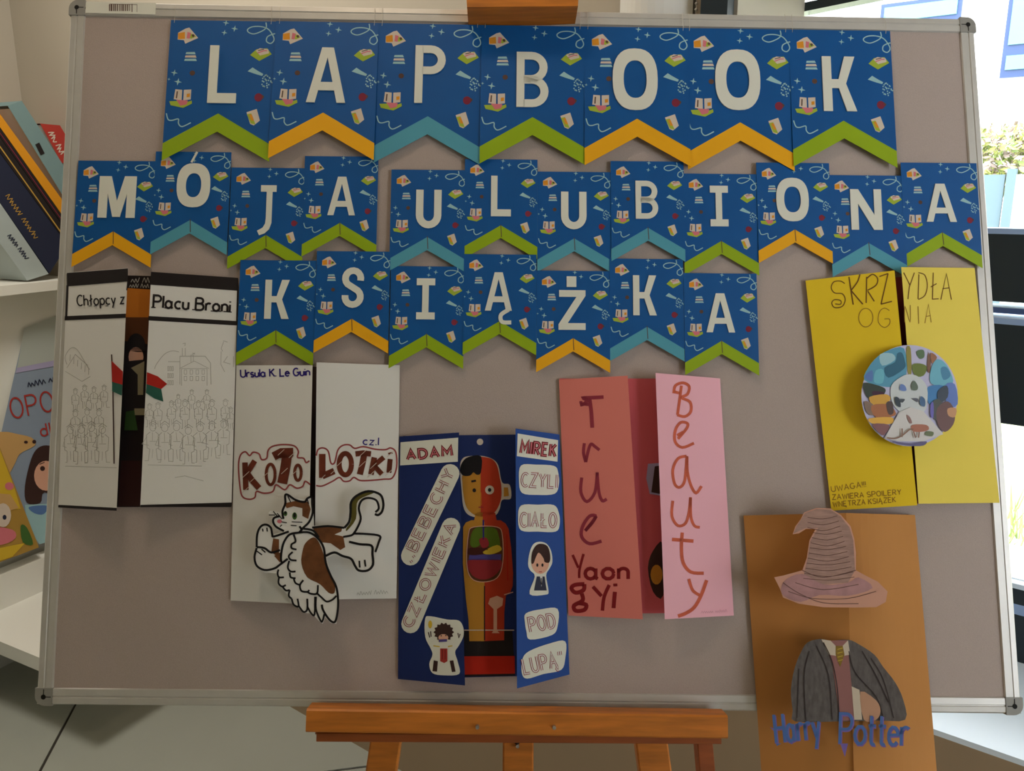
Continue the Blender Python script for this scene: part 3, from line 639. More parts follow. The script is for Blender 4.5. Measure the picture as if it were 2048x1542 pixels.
LET = {
 'A': [[(0, 0), (.35, 1), (.65, 1), (1, 0), (.78, 0), (.705, .22), (.295, .22), (.22, 0)], [(.345, .37), (.655, .37), (.5, .82)]],
 'K': [[(0, 0), (0, 1), (.27, 1), (.27, .58), (.48, .58), (.68, 1), (.99, 1), (.70, .5), (1, 0), (.70, 0), (.48, .42), (.27, .42), (.27, 0)]],
 'M': [[(0, 0), (0, 1), (.32, 1), (.5, .40), (.68, 1), (1, 1), (1, 0), (.76, 0), (.76, .58), (.60, .02), (.40, .02), (.24, .58), (.24, 0)]],
 'N': [[(0, 0), (0, 1), (.26, 1), (.76, .36), (.76, 1), (1, 1), (1, 0), (.72, 0), (.24, .64), (.24, 0)]],
 'Z': [[(0, 0), (0, .14), (.66, .83), (.02, .83), (.02, 1), (1, 1), (1, .86), (.34, .17), (1, .17), (1, 0)]],
 'L': [[(0, 0), (0, 1), (.32, 1), (.32, .17), (1, .17), (1, 0)]],
 'I': [[(0, 0), (0, .17), (.31, .17), (.31, .83), (0, .83), (0, 1), (1, 1), (1, .83), (.66, .83), (.66, .17), (1, .17), (1, 0)]],
 'J': [[(.13, 1), (1, 1), (1, .87), (.78, .87), (.78, .25), (.66, .12), (.42, .04), (.12, 0), (0, .09), (.3, .15), (.43, .23), (.46, .34), (.46, .87), (.13, .87)]],
}
def sup(cx, cy, rx, ry, n=32, e=2.5):
    r = []
    for i in range(n):
        a = 2*math.pi*i/n; c, s = math.cos(a), math.sin(a); r.append((cx+rx*math.copysign(abs(c)**(2/e), c), cy+ry*math.copysign(abs(s)**(2/e), s)))
    return r
def ribloop(pts, t):
    L, R = ribbon(pts, t); return L+R[::-1]
def letter(ch, x0, y0, x1, y1, M, t=None, h=.012):
    mb = MB(); W = x1-x0; H = y1-y0
    t = t or W*.25; th = .010
    f = lambda loop: [(x0+p[0]*W, y1-p[1]*H) for p in loop]
    def P(loops): mb.poly(M, loops, letterm, h, th)
    if ch == 'Ą':
        yb = y0+H*.745; g_ = [[(x0+p[0]*W, yb-p[1]*(yb-y0)) for p in l] for l in LET['A']]; P(g_)
        P([ribloop(smooth([(x1-.12*W, yb-.02*H), (x1-.40*W, yb+.08*H), (x1-.36*W, y1-.04*H), (x1-.02*W, y1-.03*H)], False, 5), t*.6)])
    elif ch == 'Ż':
        yt = y0+H*.26; P([[(x0+p[0]*W, y1-p[1]*(y1-yt)) for p in LET['Z'][0]]]); P([[(x0+.3*W, y0), (x0+.66*W, y0), (x0+.66*W, y0+.2*H), (x0+.3*W, y0+.2*H)]])
    elif ch in LET: P([f(l) for l in LET[ch]])
    elif ch in 'OÓ':
        cx, cy = (x0+x1)/2, (y0+y1)/2; P([sup(cx, cy, W/2, H/2), sup(cx, cy, W/2-t, H/2-t*1.15, 32, 2.3)])
        if ch == 'Ó': P([ribloop([(cx-.10*W, y0-.02*H), (cx+.06*W, y0-.26*H)], t*.22)])
    elif ch == 'U':
        r = (W-t)/2; cx = (x0+x1)/2; P([ribloop([(x0+t/2, y0), (x0+t/2, y1-t/2-r*1.1)]+[(cx-r*math.cos(a_), y1-t/2-r*1.1+r*1.1*math.sin(a_)) for a_ in [math.pi*k/12 for k in range(1, 12)]]+[(x1-t/2, y1-t/2-r*1.1), (x1-t/2, y0)], t)])
    elif ch in 'PB':
        def lobe(ya, yb, xr):
            cy = (ya+yb)/2; ry = (yb-ya)/2-t/2; rx = min(ry, W*.5); xx = xr-t/2-rx
            return [(x0+t*.9, ya+t/2), (xx, ya+t/2)]+[(xx+rx*math.sin(a_), cy-ry*math.cos(a_)) for a_ in [math.pi*k/12 for k in range(1, 12)]]+[(xx, yb-t/2), (x0+t*.9, yb-t/2)]
        P([[(x0, y0), (x0+t, y0), (x0+t, y1), (x0, y1)]])
        if ch == 'P': P([ribloop(lobe(y0, y0+H*.5, x1), t)])
        else: P([ribloop(lobe(y0, y0+H*.5+t*.45, x1-.03*W), t)]); P([ribloop(lobe(y0+H*.5-t*.45, y1, x1), t)])
    elif ch == 'S':
        cx = (x0+x1)/2; rx = W/2-t/2; a1 = y0+H*.27; a2 = y1-H*.27; ry = H*.25-t*.3
        P([ribloop([(cx+rx*math.cos(math.radians(g)), a1-ry*math.sin(math.radians(g))) for g in range(-15, 230, 20)]+[(cx+rx*math.cos(math.radians(g)), a2-ry*math.sin(math.radians(g))) for g in range(50, -200, -20)], t)])
    return mb
rows = [
 [('L', 342, 40, 552, 43, 'green', (418, 92, 475, 207)), ('A', 552, 42, 758, 46, 'yellow', (615, 96, 693, 206)), ('P', 757, 46, 964, 50, 'blue', (830, 92, 891, 207)), ('B', 963, 50, 1169, 53, 'green', (1033, 105, 1097, 215)), ('O', 1168, 53, 1375, 56, 'yellow', (1225, 98, 1315, 221)), ('O', 1371, 56, 1580, 59, 'yellow', (1430, 100, 1520, 221)), ('K', 1577, 59, 1780, 62, 'green', (1645, 114, 1711, 223))],
 [('M', 157, 321, 313, 323, 'yellow', (198, 353, 272, 436)), ('Ó', 312, 303, 463, 305, 'blue', (354, 327, 421, 415)), ('J', 463, 335, 611, 337, 'green', (516, 371, 552, 471)), ('A', 610, 312, 757, 314, 'green', (656, 354, 711, 431)), ('U', 783, 339, 931, 341, 'blue', (832, 380, 883, 457)), ('L', 930, 318, 1075, 320, 'green', (982, 352, 1022, 433)), ('U', 1075, 343, 1221, 345, 'blue', (1122, 384, 1173, 459)), ('B', 1221, 322, 1367, 324, 'blue', (1271, 362, 1316, 438)), ('I', 1366, 347, 1513, 349, 'green', (1420, 372, 1456, 453)), ('O', 1512, 325, 1658, 327, 'yellow', (1552, 356, 1617, 443)), ('N', 1657, 350, 1805, 352, 'blue', (1701, 379, 1763, 460)), ('A', 1801, 325, 1953, 327, 'green', (1851, 368, 1911, 444))],
 [('K', 481, 520, 633, 522, 'green', (530, 560, 579, 638)), ('S', 634, 502, 781, 504, 'yellow', (684, 536, 728, 615)), ('I', 782, 532, 929, 534, 'green', (833, 557, 870, 639)), ('Ą', 928, 508, 1073, 510, 'green', (970, 545, 1024, 648)), ('Ż', 1073, 541, 1219, 543, 'yellow', (1117, 553, 1171, 660)), ('K', 1219, 517, 1366, 519, 'blue', (1266, 551, 1313, 631)), ('A', 1367, 546, 1513, 548, 'green', (1412, 587, 1469, 665))]]
rown = ['large blue pennant, top row', 'small blue pennant, middle row', 'small blue pennant, bottom row']
words = ['LAPBOOK', 'MÓJA ULUBIONA', 'KSIĄŻKA']
used = {}
for ri, row in enumerate(rows):
    for ci, (ch, x0, y0, x1, y1, cn, bb) in enumerate(row):
        d = (.0042, .0054, .0070)[ri] + (.0004 if ci % 2 else 0)
        a, b = Bd(x0, y0, d), Bd(x1, y1, d); s = (b-a).length
        tilt = math.radians((1.6, .6, .6)[ri]*(1+.5*math.sin(ci*2.1)))
        ex = (b-a).normalized(); ey0 = NB.cross(ex).normalized()
        if ey0.z < 0: ey0 = -ey0
        if ri: ex = (ex+YB*.004).normalized(); ey0 = NB.cross(ex).normalized()
        ey = (ey0*math.cos(tilt)-NB*math.sin(tilt)).normalized(); ez = ex.cross(ey).normalized()
        Mx = Matrix(((ex.x*s, ey.x*s, ez.x*s, a.x), (ex.y*s, ey.y*s, ez.y*s, a.y), (ex.z*s, ey.z*s, ez.z*s, a.z), (0, 0, 0, 1)))
        nb_ = []
        if ci > 0: nb_.append('right of the %s' % row[ci-1][0])
        if ci < len(row)-1: nb_.append('left of the %s' % row[ci+1][0])
        cw = {'green': 'green', 'yellow': 'yellow', 'blue': 'light blue'}[cn]
        lab = '%s, letter %s, %s notch, %s' % (rown[ri], ch, cw, nb_[-1] if ci < len(row)-1 else nb_[0])
        t = thing('pennant', lab, 'pennant', (0, 0, 0), ['large lettered pennants in the top row', 'small lettered pennants in the middle row', 'small lettered pennants in the bottom row'][ri]); t.matrix_world = Mx
        for nm, me in (('paper', m_body), ('chevron', m_chev[cn]), ('printed_doodles', m_doods if ri else m_dood))+((('hanging_thread', m_thr[0]), ('hanging_thread', m_thr[1])) if ri == 0 else ()):
            o = bpy.data.objects.new(nm, me); COL.objects.link(o); o.parent = t
            if nm == 'chevron': o['label'] = cw+' zigzag band along the notched lower edge'
        pm = PM(a, ez); inv = Mx.inverted()
        u0 = inv @ pm.at(bb[0], bb[1]); u1 = inv @ pm.at(bb[2], bb[3]); u2 = inv @ pm.at(bb[0], bb[3]); u3 = inv @ pm.at(bb[2], bb[1])
        X0, X1, Y0, Y1 = (u0.x+u2.x)/2, (u1.x+u3.x)/2, -(u0.y+u3.y)/2, -(u1.y+u2.y)/2
        tt = {'O': .245, 'Ó': .27, 'P': .26, 'B': .25, 'U': .29, 'S': .30}.get(ch, .25)*(X1-X0)
        o = letter(ch, X0, Y0, X1, Y1, lm_, tt).build('letter', t); o['label'] = 'white cut-out letter %s' % ch

# ================================================================ LAPBOOKS
def lap(label, px, py, name='lapbook'): return thing(name, label, 'lapbook', tuple(Bd(px, py, .004)), 'open lapbooks pinned to the board')
def plane_of(hinge, free, dh, df):
    a, b = Bd(*hinge[0], dh), Bd(*hinge[1], dh); c = Bd((free[0][0]+free[1][0])/2, (free[0][1]+free[1][1])/2, df)
    return PM(a, (b-a).cross(c-a))
def panel(t, name, hinge, free, dh, df, m_, label=None, th=.0006):
    M = plane_of(hinge, free, dh, df); mb = MB(); mb.poly(M, [[hinge[0], free[0], free[1], hinge[1]]], m_, 0, th)
    return M, mb.build(name, t, t.location, label)
def sub(parent, t, name, fn, label=None):
    mb = MB(); fn(mb); return mb.build(name, parent, t.location, label)
HH = .0003

# ---- 1. black-banded lapbook with pencil drawing
C1 = Z(100, 520, 2.965)
t = lap('white lapbook with black bands, serif title and pencil sketch of a crowd', 290, 1015)
pcov = mat('dark_brown_print', (92, 50, 18), .7); pdark = mat('print_near_black', (30, 20, 20), .7); porange = mat('print_rust_orange', (200, 118, 28), .8); pblack = mat('matte_black_paper', (34, 28, 28), .8); pencil = mat('grey_pencil', (178, 176, 168), .9); pgreen = mat('print_dark_green', (48, 78, 34), .8)
mb = MB(); BM = PM(Bd(290, 780, .0035), NB); mb.poly(BM, [[(133, 548), (475, 556), (462, 1014), (118, 1014)]], pdark, 0, .0006); bp = mb.build('back_panel', t, t.location)
def f(mb):
    mb.poly(BM, [C1([(440, 165), (600, 175), (590, 480), (440, 480)])], porange, HH); mb.poly(BM, [C1([(440, 340), (600, 340), (590, 500), (440, 480)])], pcov, 2*HH)
    scrib(mb, BM, C1(480, 132), C1(610, 135), 10, 1.3, pencil, 2*HH); scrib(mb, BM, C1(470, 162), C1(600, 165), 8, 1.2, pencil, 2*HH)
    mb.poly(BM, [smooth(C1([(455, 520), (475, 455), (515, 435), (555, 465), (565, 535), (510, 545)]), True, 4)], pblack, 3*HH)
    mb.poly(BM, [ell(*C1(510, 575), 15, 20, 16)], skin, 3*HH); mb.poly(BM, [C1([(460, 600), (560, 590), (560, 900), (520, 960), (430, 960), (440, 640)])], pblack, 4*HH)
    mb.poly(BM, [C1([(480, 640), (560, 600), (552, 800), (520, 800), (520, 680)])], mat('print_olive_grey', (150, 140, 110), .8), 5*HH)
    mb.poly(BM, [C1([(500, 880), (562, 880), (562, 920), (500, 920)])], mat('print_olive_grey', (150, 140, 110), .8), 5*HH)
    mb.poly(BM, [C1([(450, 900), (500, 890), (520, 1010), (440, 1010)])], pgreen, 5*HH)
    mb.poly(BM, [C1([(420, 1190), (540, 1190), (540, 1460), (405, 1460)])], mat('print_dark_maroon', (52, 22, 20), .8), HH)
sub(bp, t, 'cover_picture', f, 'printed cover picture of a figure in a dark hat')
lh, lf = [C1(100, 75), C1(48, 1465)], [C1(463, 48), C1(395, 1485)]
M, o = panel(t, 'flap', lh, lf, .0045, .042, white, 'left flap, turned away from the light')
def house(mb, M, x, y, s):
    for q in ([(0, 0), (0, -40), (60, -40), (60, 0)], [(-5, -40), (30, -58), (65, -40)], [(22, -55), (22, -72), (28, -72), (28, -57)]): mb.stroke(M, [(x+a*s, y+b*s) for a, b in q], .9, pencil, HH)
    for r in (0, 1):
        for c in range(4): mb.stroke(M, [(x+(6+c*14)*s, y-(12+r*15)*s), (x+(12+c*14)*s, y-(12+r*15)*s), (x+(12+c*14)*s, y-(22+r*15)*s), (x+(6+c*14)*s, y-(22+r*15)*s)], .8, pencil, HH, closed=True)
def figure(mb, M, x, y, s, rr):
    mb.stroke(M, ell(x, y-52*s, 5*s, 6*s, 10), .8, pencil, HH, closed=True)
    mb.stroke(M, [(x-6*s, y-57*s), (x, y-62*s), (x+7*s, y-57*s)], 1.1, pencil, HH)
    k = rr.uniform(-4, 4)
    mb.stroke(M, [(x-4*s, y-45*s), (x-10*s, y-40*s), (x-9*s, y-20*s), (x-5*s, y-18*s), (x-6*s+k*.3, y), (x-10*s+k, y)], .9, pencil, HH)
    mb.stroke(M, [(x+4*s, y-45*s), (x+10*s, y-40*s), (x+9*s, y-20*s), (x+5*s, y-18*s), (x+6*s-k*.3, y-2), (x+11*s-k, y-2)], .9, pencil, HH)
    mb.stroke(M, [(x-9*s, y-38*s), (x-14*s+k, y-26*s), (x-6*s, y-24*s)], .8, pencil, HH); mb.stroke(M, [(x, y-18*s), (x+k*.4, y-4*s)], .7, pencil, HH); mb.stroke(M, [(x-5*s, y-30*s), (x+6*s, y-30*s)], .7, pencil, HH); mb.stroke(M, [(x-1, y-44*s), (x+k*.3, y-31*s)], .7, pencil, HH)
def f(mb, M=M):
    mb.poly(M, [C1([(100, 77), (462, 50), (462, 127), (100, 157)])], pblack, HH)
    mb.stroke(M, C1([(104, 150), (96, 345)]), 4, pblack, HH); mb.poly(M, [C1([(88, 333), (450, 318), (449, 343), (86, 358)])], pblack, HH)
    mb.stroke(M, C1([(462, 120), (455, 180)]), 2.2, pblack, HH)
    mb.poly(M, [C1([(50, 1452), (396, 1470), (395, 1487), (48, 1467)])], pblack, HH)
sub(o, t, 'black_band', f)
def f(mb, M=M):
    text(mb, M, 'Chłopcy z', C1(162, 272), C1(440, 258), 21, 2.6, pblack, 2*HH, gap=.16)
    for x in (238, 268, 338): mb.stroke(M, C1([(x-9, 273), (x+9, 271)]), 1.3, pblack, 2*HH)
sub(o, t, 'title_lettering', f)
def f(mb, M=M):
    rr = random.Random(2)
    mb.stroke(M, C1([(100, 620), (90, 575), (120, 525), (160, 530), (215, 620), (235, 650)]), 1, pencil, HH, sm=True); mb.stroke(M, C1([(100, 640), (150, 560), (225, 625)]), .9, pencil, HH); mb.stroke(M, C1([(90, 660), (190, 720), (240, 690)]), .9, pencil, HH)
    for k in range(6): mb.stroke(M, C1([(120+k*22, 560+k*16), (118+k*22, 600+k*16)]), .8, pencil, HH)
    for (x, y, s) in ((150, 900, .8), (205, 880, .8), (260, 890, .8), (320, 880, .8), (120, 1200, 1.3), (185, 1210, 1.4), (245, 1200, 1.4), (310, 1205, 1.35), (150, 1060, 1), (220, 1050, 1), (290, 1055, 1)): figure(mb, M, *C1(x, y), s*.95, rr)
    mb.stroke(M, C1([(90, 1222), (395, 1232)]), .9, pencil, HH)
sub(o, t, 'pencil_drawing', f)
redf = mat('flag_red', (176, 34, 22), .8); grf = mat('flag_green', (40, 92, 78), .8)
def f(mb, M=M):
    mb.stroke(M, C1([(365, 560), (373, 780), (380, 1208)]), 2.4, hair, 2*HH)
    mb.poly(M, [C1([(365, 598), (432, 662), (430, 740), (368, 722)])], redf, 3*HH); mb.poly(M, [C1([(368, 722), (430, 740), (425, 804), (368, 778)])], grf, 3*HH)
sub(o, t, 'flag_drawing', f, 'dark pole with red and green flag')
rh, rf = [C1(1115, 106), C1(1076, 1462)], [C1(600, 70), C1(535, 1466)]
M, o = panel(t, 'flap', rh, rf, .0045, .026, white, 'right flap, catching the window light')
def f(mb, M=M):
    mb.poly(M, [C1([(600, 70), (1115, 106), (1112, 182), (592, 146)])], pblack, HH); mb.poly(M, [C1([(584, 332), (1108, 362), (1107, 388), (583, 358)])], pblack, HH)
    mb.stroke(M, C1([(1114, 110), (1106, 385)]), 2, pblack, HH); mb.poly(M, [C1([(537, 1452), (1078, 1438), (1076, 1462), (535, 1466)])], pblack, HH)
sub(o, t, 'black_band', f)
def f(mb, M=M):
    text(mb, M, 'Placu Broni', C1(612, 280), C1(1065, 308), 24, 4.2, pblack, 2*HH, gap=.17)
    for x, y in ((612, 281), (690, 284), (855, 295), (965, 303), (1000, 304), (1040, 306), (1064, 308)): mb.stroke(M, C1([(x-12, y-1), (x+14, y+1)]), 2, pblack, 2*HH)
sub(o, t, 'title_lettering', f)
def f(mb, M=M):
    rr = random.Random(5); c7 = Z(280, 660, 5.14)
    house(mb, M, *C1(780, 745), .85)
    mb.stroke(M, c7([(150, 400), (170, 350), (250, 250), (330, 215), (400, 225)]), 1.1, pencil, HH, sm=True); mb.stroke(M, c7([(290, 325), (410, 325)]), 1, pencil, HH); mb.stroke(M, c7([(410, 270), (670, 270), (725, 340), (730, 560)]), 1.3, pencil, HH); mb.stroke(M, c7([(410, 270), (410, 560)]), 1, pencil, HH)
    for q in ([(435, 265), (435, 185)], [(465, 265), (465, 185)], [(440, 140), (465, 135), (462, 165)], [(855, 110), (900, 125)], [(860, 120), (835, 190), (850, 220)], [(835, 220), (830, 350), (870, 430)], [(900, 270), (860, 330), (930, 350)], [(960, 270), (960, 380)], [(540, 250), (565, 235)], [(540, 235), (565, 250)]): mb.stroke(M, c7(q), 1.1, pencil, HH)
    for r in range(3):
        for c in range(3): x, y = 285+c*22, 375+r*72; mb.stroke(M, c7([(x, y), (x+12, y), (x+12, y+45), (x, y+45)]), .8, pencil, HH, closed=True)
    for (x, y, s) in ((640, 1000, .9), (720, 990, .9), (800, 1000, 1), (880, 990, .9), (960, 1000, 1), (1040, 990, .95), (610, 1190, 1.35), (680, 1200, 1.4), (750, 1195, 1.4), (820, 1210, 1.35), (890, 1200, 1.4), (960, 1180, 1.3), (1030, 1160, 1.25), (1070, 1010, .8), (590, 990, .8), (840, 890, .7), (760, 900, .6), (930, 890, .7)): figure(mb, M, *C1(x, y), s*.95, rr)
    mb.stroke(M, C1([(580, 1215), (900, 1222)]), .9, pencil, HH); mb.stroke(M, C1([(740, 1290), (800, 1280), (910, 1310)]), 1, pencil, HH)
sub(o, t, 'pencil_drawing', f)
def f(mb, M=M):
    mb.poly(M, [C1([(575, 665), (640, 690), (695, 735), (660, 765), (572, 735)])], redf, 3*HH); mb.poly(M, [C1([(572, 735), (660, 765), (672, 840), (620, 822), (568, 788)])], grf, 3*HH)
sub(o, t, 'flag_drawing', f, 'red and green pennant-shaped flag')

# ---- 2. white lapbook with flying cat
K = Z(440, 700, 2.754); K2 = Z(460, 860, 5.851); K3 = Z(490, 960, 5.14)
t = lap('plain white lapbook with a winged cat cut-out and brown bubble lettering', 630, 1200)
inner = mat('dark_inner_paper', (60, 44, 40), .8)
mb = MB(); BM = PM(Bd(630, 960, .0035), NB); mb.poly(BM, [[(482, 736), (796, 731), (790, 1192), (468, 1196)]], inner, 0, .0006); bp = mb.build('back_panel', t, t.location, 'dark inner sheet seen through the gap')
ink = mat('navy_marker', (42, 28, 120), .7); brc = mat('cat_brown_marker', (112, 68, 36), .8, noise=.25, nscale=80); brm = mat('brown_marker', (104, 44, 24), .8, noise=.2, nscale=60); rdo = mat('brick_red_outline', (150, 66, 66), .8)
M, o = panel(t, 'flap', [K(90, 84), K(58, 1380)], [K(510, 84), K(482, 1400)], .0045, .036, white, 'left flap, turned away from the light')
sub(o, t, 'author_lettering', lambda mb, M=M: text(mb, M, 'Ursula K. Le Guin', K(114, 150), K(494, 140), 15, 2.9, ink, HH, gap=.14))
def bub(mb, M, outl, ls):
    mb.stroke(M, smooth(K2(outl), False, 4), 3.0, rdo, HH)
    for q, w_ in ls: mb.stroke(M, smooth(K2(q), False, 4) if len(q) > 3 else K2(q), w_, brm, 2*HH)
    rr = random.Random(len(outl))
    for q, w_ in ls:
        a = K2(*q[len(q)//2]); mb.stroke(M, [(a[0]-7, a[1]+6), (a[0]+6, a[1]-6)], 1.1, cream, 3*HH)
sub(o, t, 'bubble_lettering', lambda mb, M=M: bub(mb, M, [(940, 640), (880, 600), (850, 660), (780, 680), (700, 640), (640, 700), (540, 640), (500, 720), (400, 740), (310, 720), (290, 790), (220, 810), (140, 770), (110, 600), (100, 400), (125, 290), (180, 255), (230, 300), (270, 260), (340, 280), (370, 345), (430, 330), (445, 240), (500, 190), (620, 170), (750, 185), (800, 250), (790, 320), (860, 330), (890, 380), (930, 360)],
    [([(175, 380), (185, 700)], 11), ([(290, 360), (190, 520)], 11), ([(210, 520), (260, 590), (340, 680)], 12), (ell(475, 520, 52, 120, 16)+[(527, 520)], 6), ([(510, 310), (600, 262), (740, 258)], 17), ([(520, 300), (730, 290)], 11), ([(670, 290), (640, 480), (610, 625)], 20), (ell(795, 500, 38, 90, 14)+[(833, 500)], 6)]), 'brown KOTO in bubble letters')
M, o = panel(t, 'flap', [K(990, 84), K(972, 1368)], [K(532, 68), K(520, 1375)], .0045, .024, white, 'right flap, catching the window light')
sub(o, t, 'volume_lettering', lambda mb, M=M: text(mb, M, 'cz.I', K(788, 520), K(872, 524), 15, 2.4, ink, HH))
sub(o, t, 'bubble_lettering', lambda mb, M=M: bub(mb, M, [(1008, 650), (1080, 655), (1200, 600), (1280, 555), (1330, 600), (1400, 595), (1450, 555), (1520, 590), (1640, 590), (1800, 575), (1900, 560), (1950, 430), (1940, 260), (1880, 210), (1820, 230), (1700, 225), (1560, 195), (1460, 215), (1400, 175), (1320, 180), (1260, 240), (1225, 380), (1180, 385), (1150, 250), (1090, 210), (1030, 230), (1010, 300)],
    [([(1080, 280), (1080, 560)], 13), ([(1080, 540), (1220, 480)], 13), (ell(1350, 400, 72, 125, 16)+[(1422, 400)], 10), ([(1470, 280), (1560, 270), (1650, 280)], 11), ([(1570, 290), (1550, 400), (1520, 520)], 12), ([(1690, 320), (1650, 520)], 11), ([(1800, 320), (1680, 420)], 10), ([(1690, 420), (1780, 520)], 10), ([(1875, 340), (1860, 500)], 10), ([(1875, 262), (1880, 282)], 9)]), 'brown LOTKI in bubble letters')
sub(o, t, 'pencil_signature', lambda mb, M=M: scrib(mb, M, K(755, 1350), K(940, 1340), 8, 1.0, pencil, HH))
# the cat, a paper cut-out glued across both flaps
CM = PM(Bd(620, 1100, .0380), NB)
catout = [(400, 150), (430, 140), (520, 190), (600, 200), (680, 165), (700, 200), (710, 470), (850, 462), (1020, 485), (1075, 400), (1075, 240), (1130, 150), (1270, 100), (1390, 140), (1435, 230), (1420, 340), (1360, 375), (1320, 350), (1370, 290), (1340, 210), (1260, 190), (1200, 230), (1190, 330), (1200, 430), (1150, 530), (1250, 540), (1395, 560), (1390, 640), (1340, 760), (1335, 880), (1260, 945), (1160, 940), (1110, 880), (1080, 820), (1000, 800), (920, 765), (845, 800), (870, 930), (940, 1060), (965, 1180), (965, 1300), (940, 1480), (880, 1470), (825, 1410), (800, 1480), (760, 1450), (715, 1400), (660, 1370), (600, 1365), (540, 1310), (480, 1260), (440, 1180), (390, 1130), (340, 1080), (325, 960), (200, 950), (110, 890), (85, 780), (110, 700), (105, 560), (150, 480), (210, 445), (270, 480), (290, 560), (400, 530), (320, 510), (275, 430), (290, 380), (240, 340), (260, 315), (340, 330), (380, 350)]
mb = MB(); mb.poly(CM, [K3(catout)], white, 0, .0008); cat = mb.build('cat_cutout', t, t.location, 'white paper cut-out of a winged cat')
def f(mb):
    h1, h2 = .0003, .0006; b = brc
    olive = mat('olive_marker', (92, 84, 30), .8)
    mb.poly(CM, [K3([(400, 240), (520, 215), (650, 225), (675, 300), (650, 400), (590, 370), (590, 290), (500, 270), (430, 290)])], b, h1)
    mb.poly(CM, [K3([(700, 490), (850, 480), (1000, 490), (990, 530), (920, 560), (1010, 580), (1030, 690), (980, 720), (880, 650), (780, 640), (720, 570)])], b, h1)
    mb.poly(CM, [smooth(K3([(620, 650), (700, 590), (760, 640), (820, 800), (860, 930), (920, 1060), (920, 1160), (860, 1160), (770, 1070), (640, 1000), (580, 860), (590, 740)]), True, 3)], b, h1)
    mb.poly(CM, [K3([(290, 600), (350, 610), (350, 800), (270, 740)])], b, h1); mb.poly(CM, [K3([(300, 780), (370, 740), (360, 850)])], b, h1)
    mb.poly(CM, [smooth(K3([(1090, 420), (1095, 250), (1150, 170), (1270, 120), (1330, 130), (1210, 180), (1150, 240), (1140, 400), (1050, 520), (1040, 500)]), True, 3)], olive, h1)
    w_ = 4.2
    S = lambda q, ww=w_, c=False: mb.stroke(CM, K3(q), ww, inkblack, h2, sm=len(q) > 2, closed=c, n=4)
    S([(395, 400), (385, 320), (415, 240), (412, 160), (440, 152), (520, 205), (610, 225), (640, 190), (685, 175), (690, 240), (695, 340), (660, 430), (600, 490), (560, 540)])
    S([(440, 165), (470, 230)], 2); S([(640, 195), (655, 245)], 2)
    S([(360, 370), (300, 390), (290, 430), (320, 480), (400, 525)]); S([(560, 475), (580, 510), (560, 535)])
    for q in ([(375, 430), (430, 440)], [(480, 430), (590, 435)], [(470, 465), (530, 470)], [(380, 460), (360, 480)], [(330, 340), (380, 400)], [(245, 360), (310, 360)], [(290, 320), (330, 370)]): S(q, 1.8)
    for e_, r in (((415, 345), (20, 26)), ((510, 370), (25, 38))):
        mb.poly(CM, [ell(*K3(*e_), r[0]/5.14, r[1]/5.14, 14)], greenp, h1); mb.poly(CM, [ell(*K3(e_[0], e_[1]-8), r[0]/9, r[1]/8, 12)], inkblack, h2)
    mb.poly(CM, [ell(*K3(355, 425), 5, 4, 10)], pinkp, h1)
    S([(450, 530), (300, 580), (280, 560), (265, 490), (215, 458), (160, 480), (125, 560), (120, 690)]); S([(180, 500), (185, 530)], 2.5); S([(225, 490), (230, 530)], 2.5)
    S([(120, 690), (200, 700), (270, 745), (360, 720)]); S([(120, 700), (98, 790), (120, 880), (200, 925), (300, 910), (360, 870), (440, 810)]); S([(120, 730), (175, 770)], 2.5); S([(170, 710), (210, 745)], 2.5)
    S([(560, 540), (460, 560), (400, 640), (375, 740), (370, 820), (380, 850)])
    S([(560, 540), (660, 540), (750, 600), (810, 700), (830, 850), (880, 980), (935, 1090), (955, 1200), (955, 1330), (930, 1450), (890, 1455), (840, 1400), (800, 1330), (790, 1280)])
    S([(690, 490), (850, 474), (1020, 492)]); S([(600, 500), (700, 520), (760, 590)])
    for q in ([(500, 560), (520, 630), (480, 660), (480, 700), (530, 715)], [(490, 740), (450, 780), (470, 820), (530, 828)], [(455, 830), (440, 900), (470, 940), (520, 940)], [(460, 950), (470, 1000), (520, 1010)], [(500, 1010), (520, 1060), (570, 1080)], [(600, 1030), (565, 1080), (580, 1140), (640, 1150), (660, 1130)], [(640, 1150), (680, 1170), (740, 1165), (750, 1080)], [(740, 1165), (790, 1210), (840, 1250), (900, 1230), (940, 1190)]): S(q, 3.6)
    S([(345, 920), (335, 960), (350, 1000), (400, 1000)], 3.6); S([(350, 1000), (345, 1060), (380, 1095), (420, 1080)], 3.6); S([(385, 1095), (420, 1135), (460, 1130)], 3.6); S([(460, 1130), (450, 1190), (480, 1220)], 3.6); S([(480, 1220), (500, 1280), (550, 1300), (540, 1220)], 3.6); S([(550, 1290), (600, 1355), (640, 1330), (640, 1220)], 3.6); S([(640, 1300), (680, 1370), (715, 1380), (720, 1200)], 3.6); S([(730, 1200), (730, 1330), (780, 1450), (800, 1440), (815, 1380)], 3.6)
    S([(1020, 492), (1070, 430), (1085, 330), (1090, 230), (1150, 160), (1270, 115), (1390, 150), (1422, 240), (1410, 320), (1370, 360), (1335, 350)], 4.6)
    S([(1340, 330), (1375, 290), (1350, 210), (1270, 185), (1200, 210), (1170, 290), (1190, 400), (1150, 500), (1110, 560)]); S([(1010, 585), (1090, 570), (1120, 550)]); S([(1120, 550), (1250, 555), (1385, 575), (1375, 640), (1340, 740)])
    S([(1070, 635), (1180, 660), (1300, 675), (1310, 760), (1315, 870), (1260, 930), (1170, 930), (1130, 880), (1090, 810), (1000, 780), (920, 745), (830, 780)], 4.6); S([(1175, 830), (1180, 900)], 3.4); S([(1230, 820), (1240, 890)], 3.4)
sub(cat, t, 'marker_drawing', f)

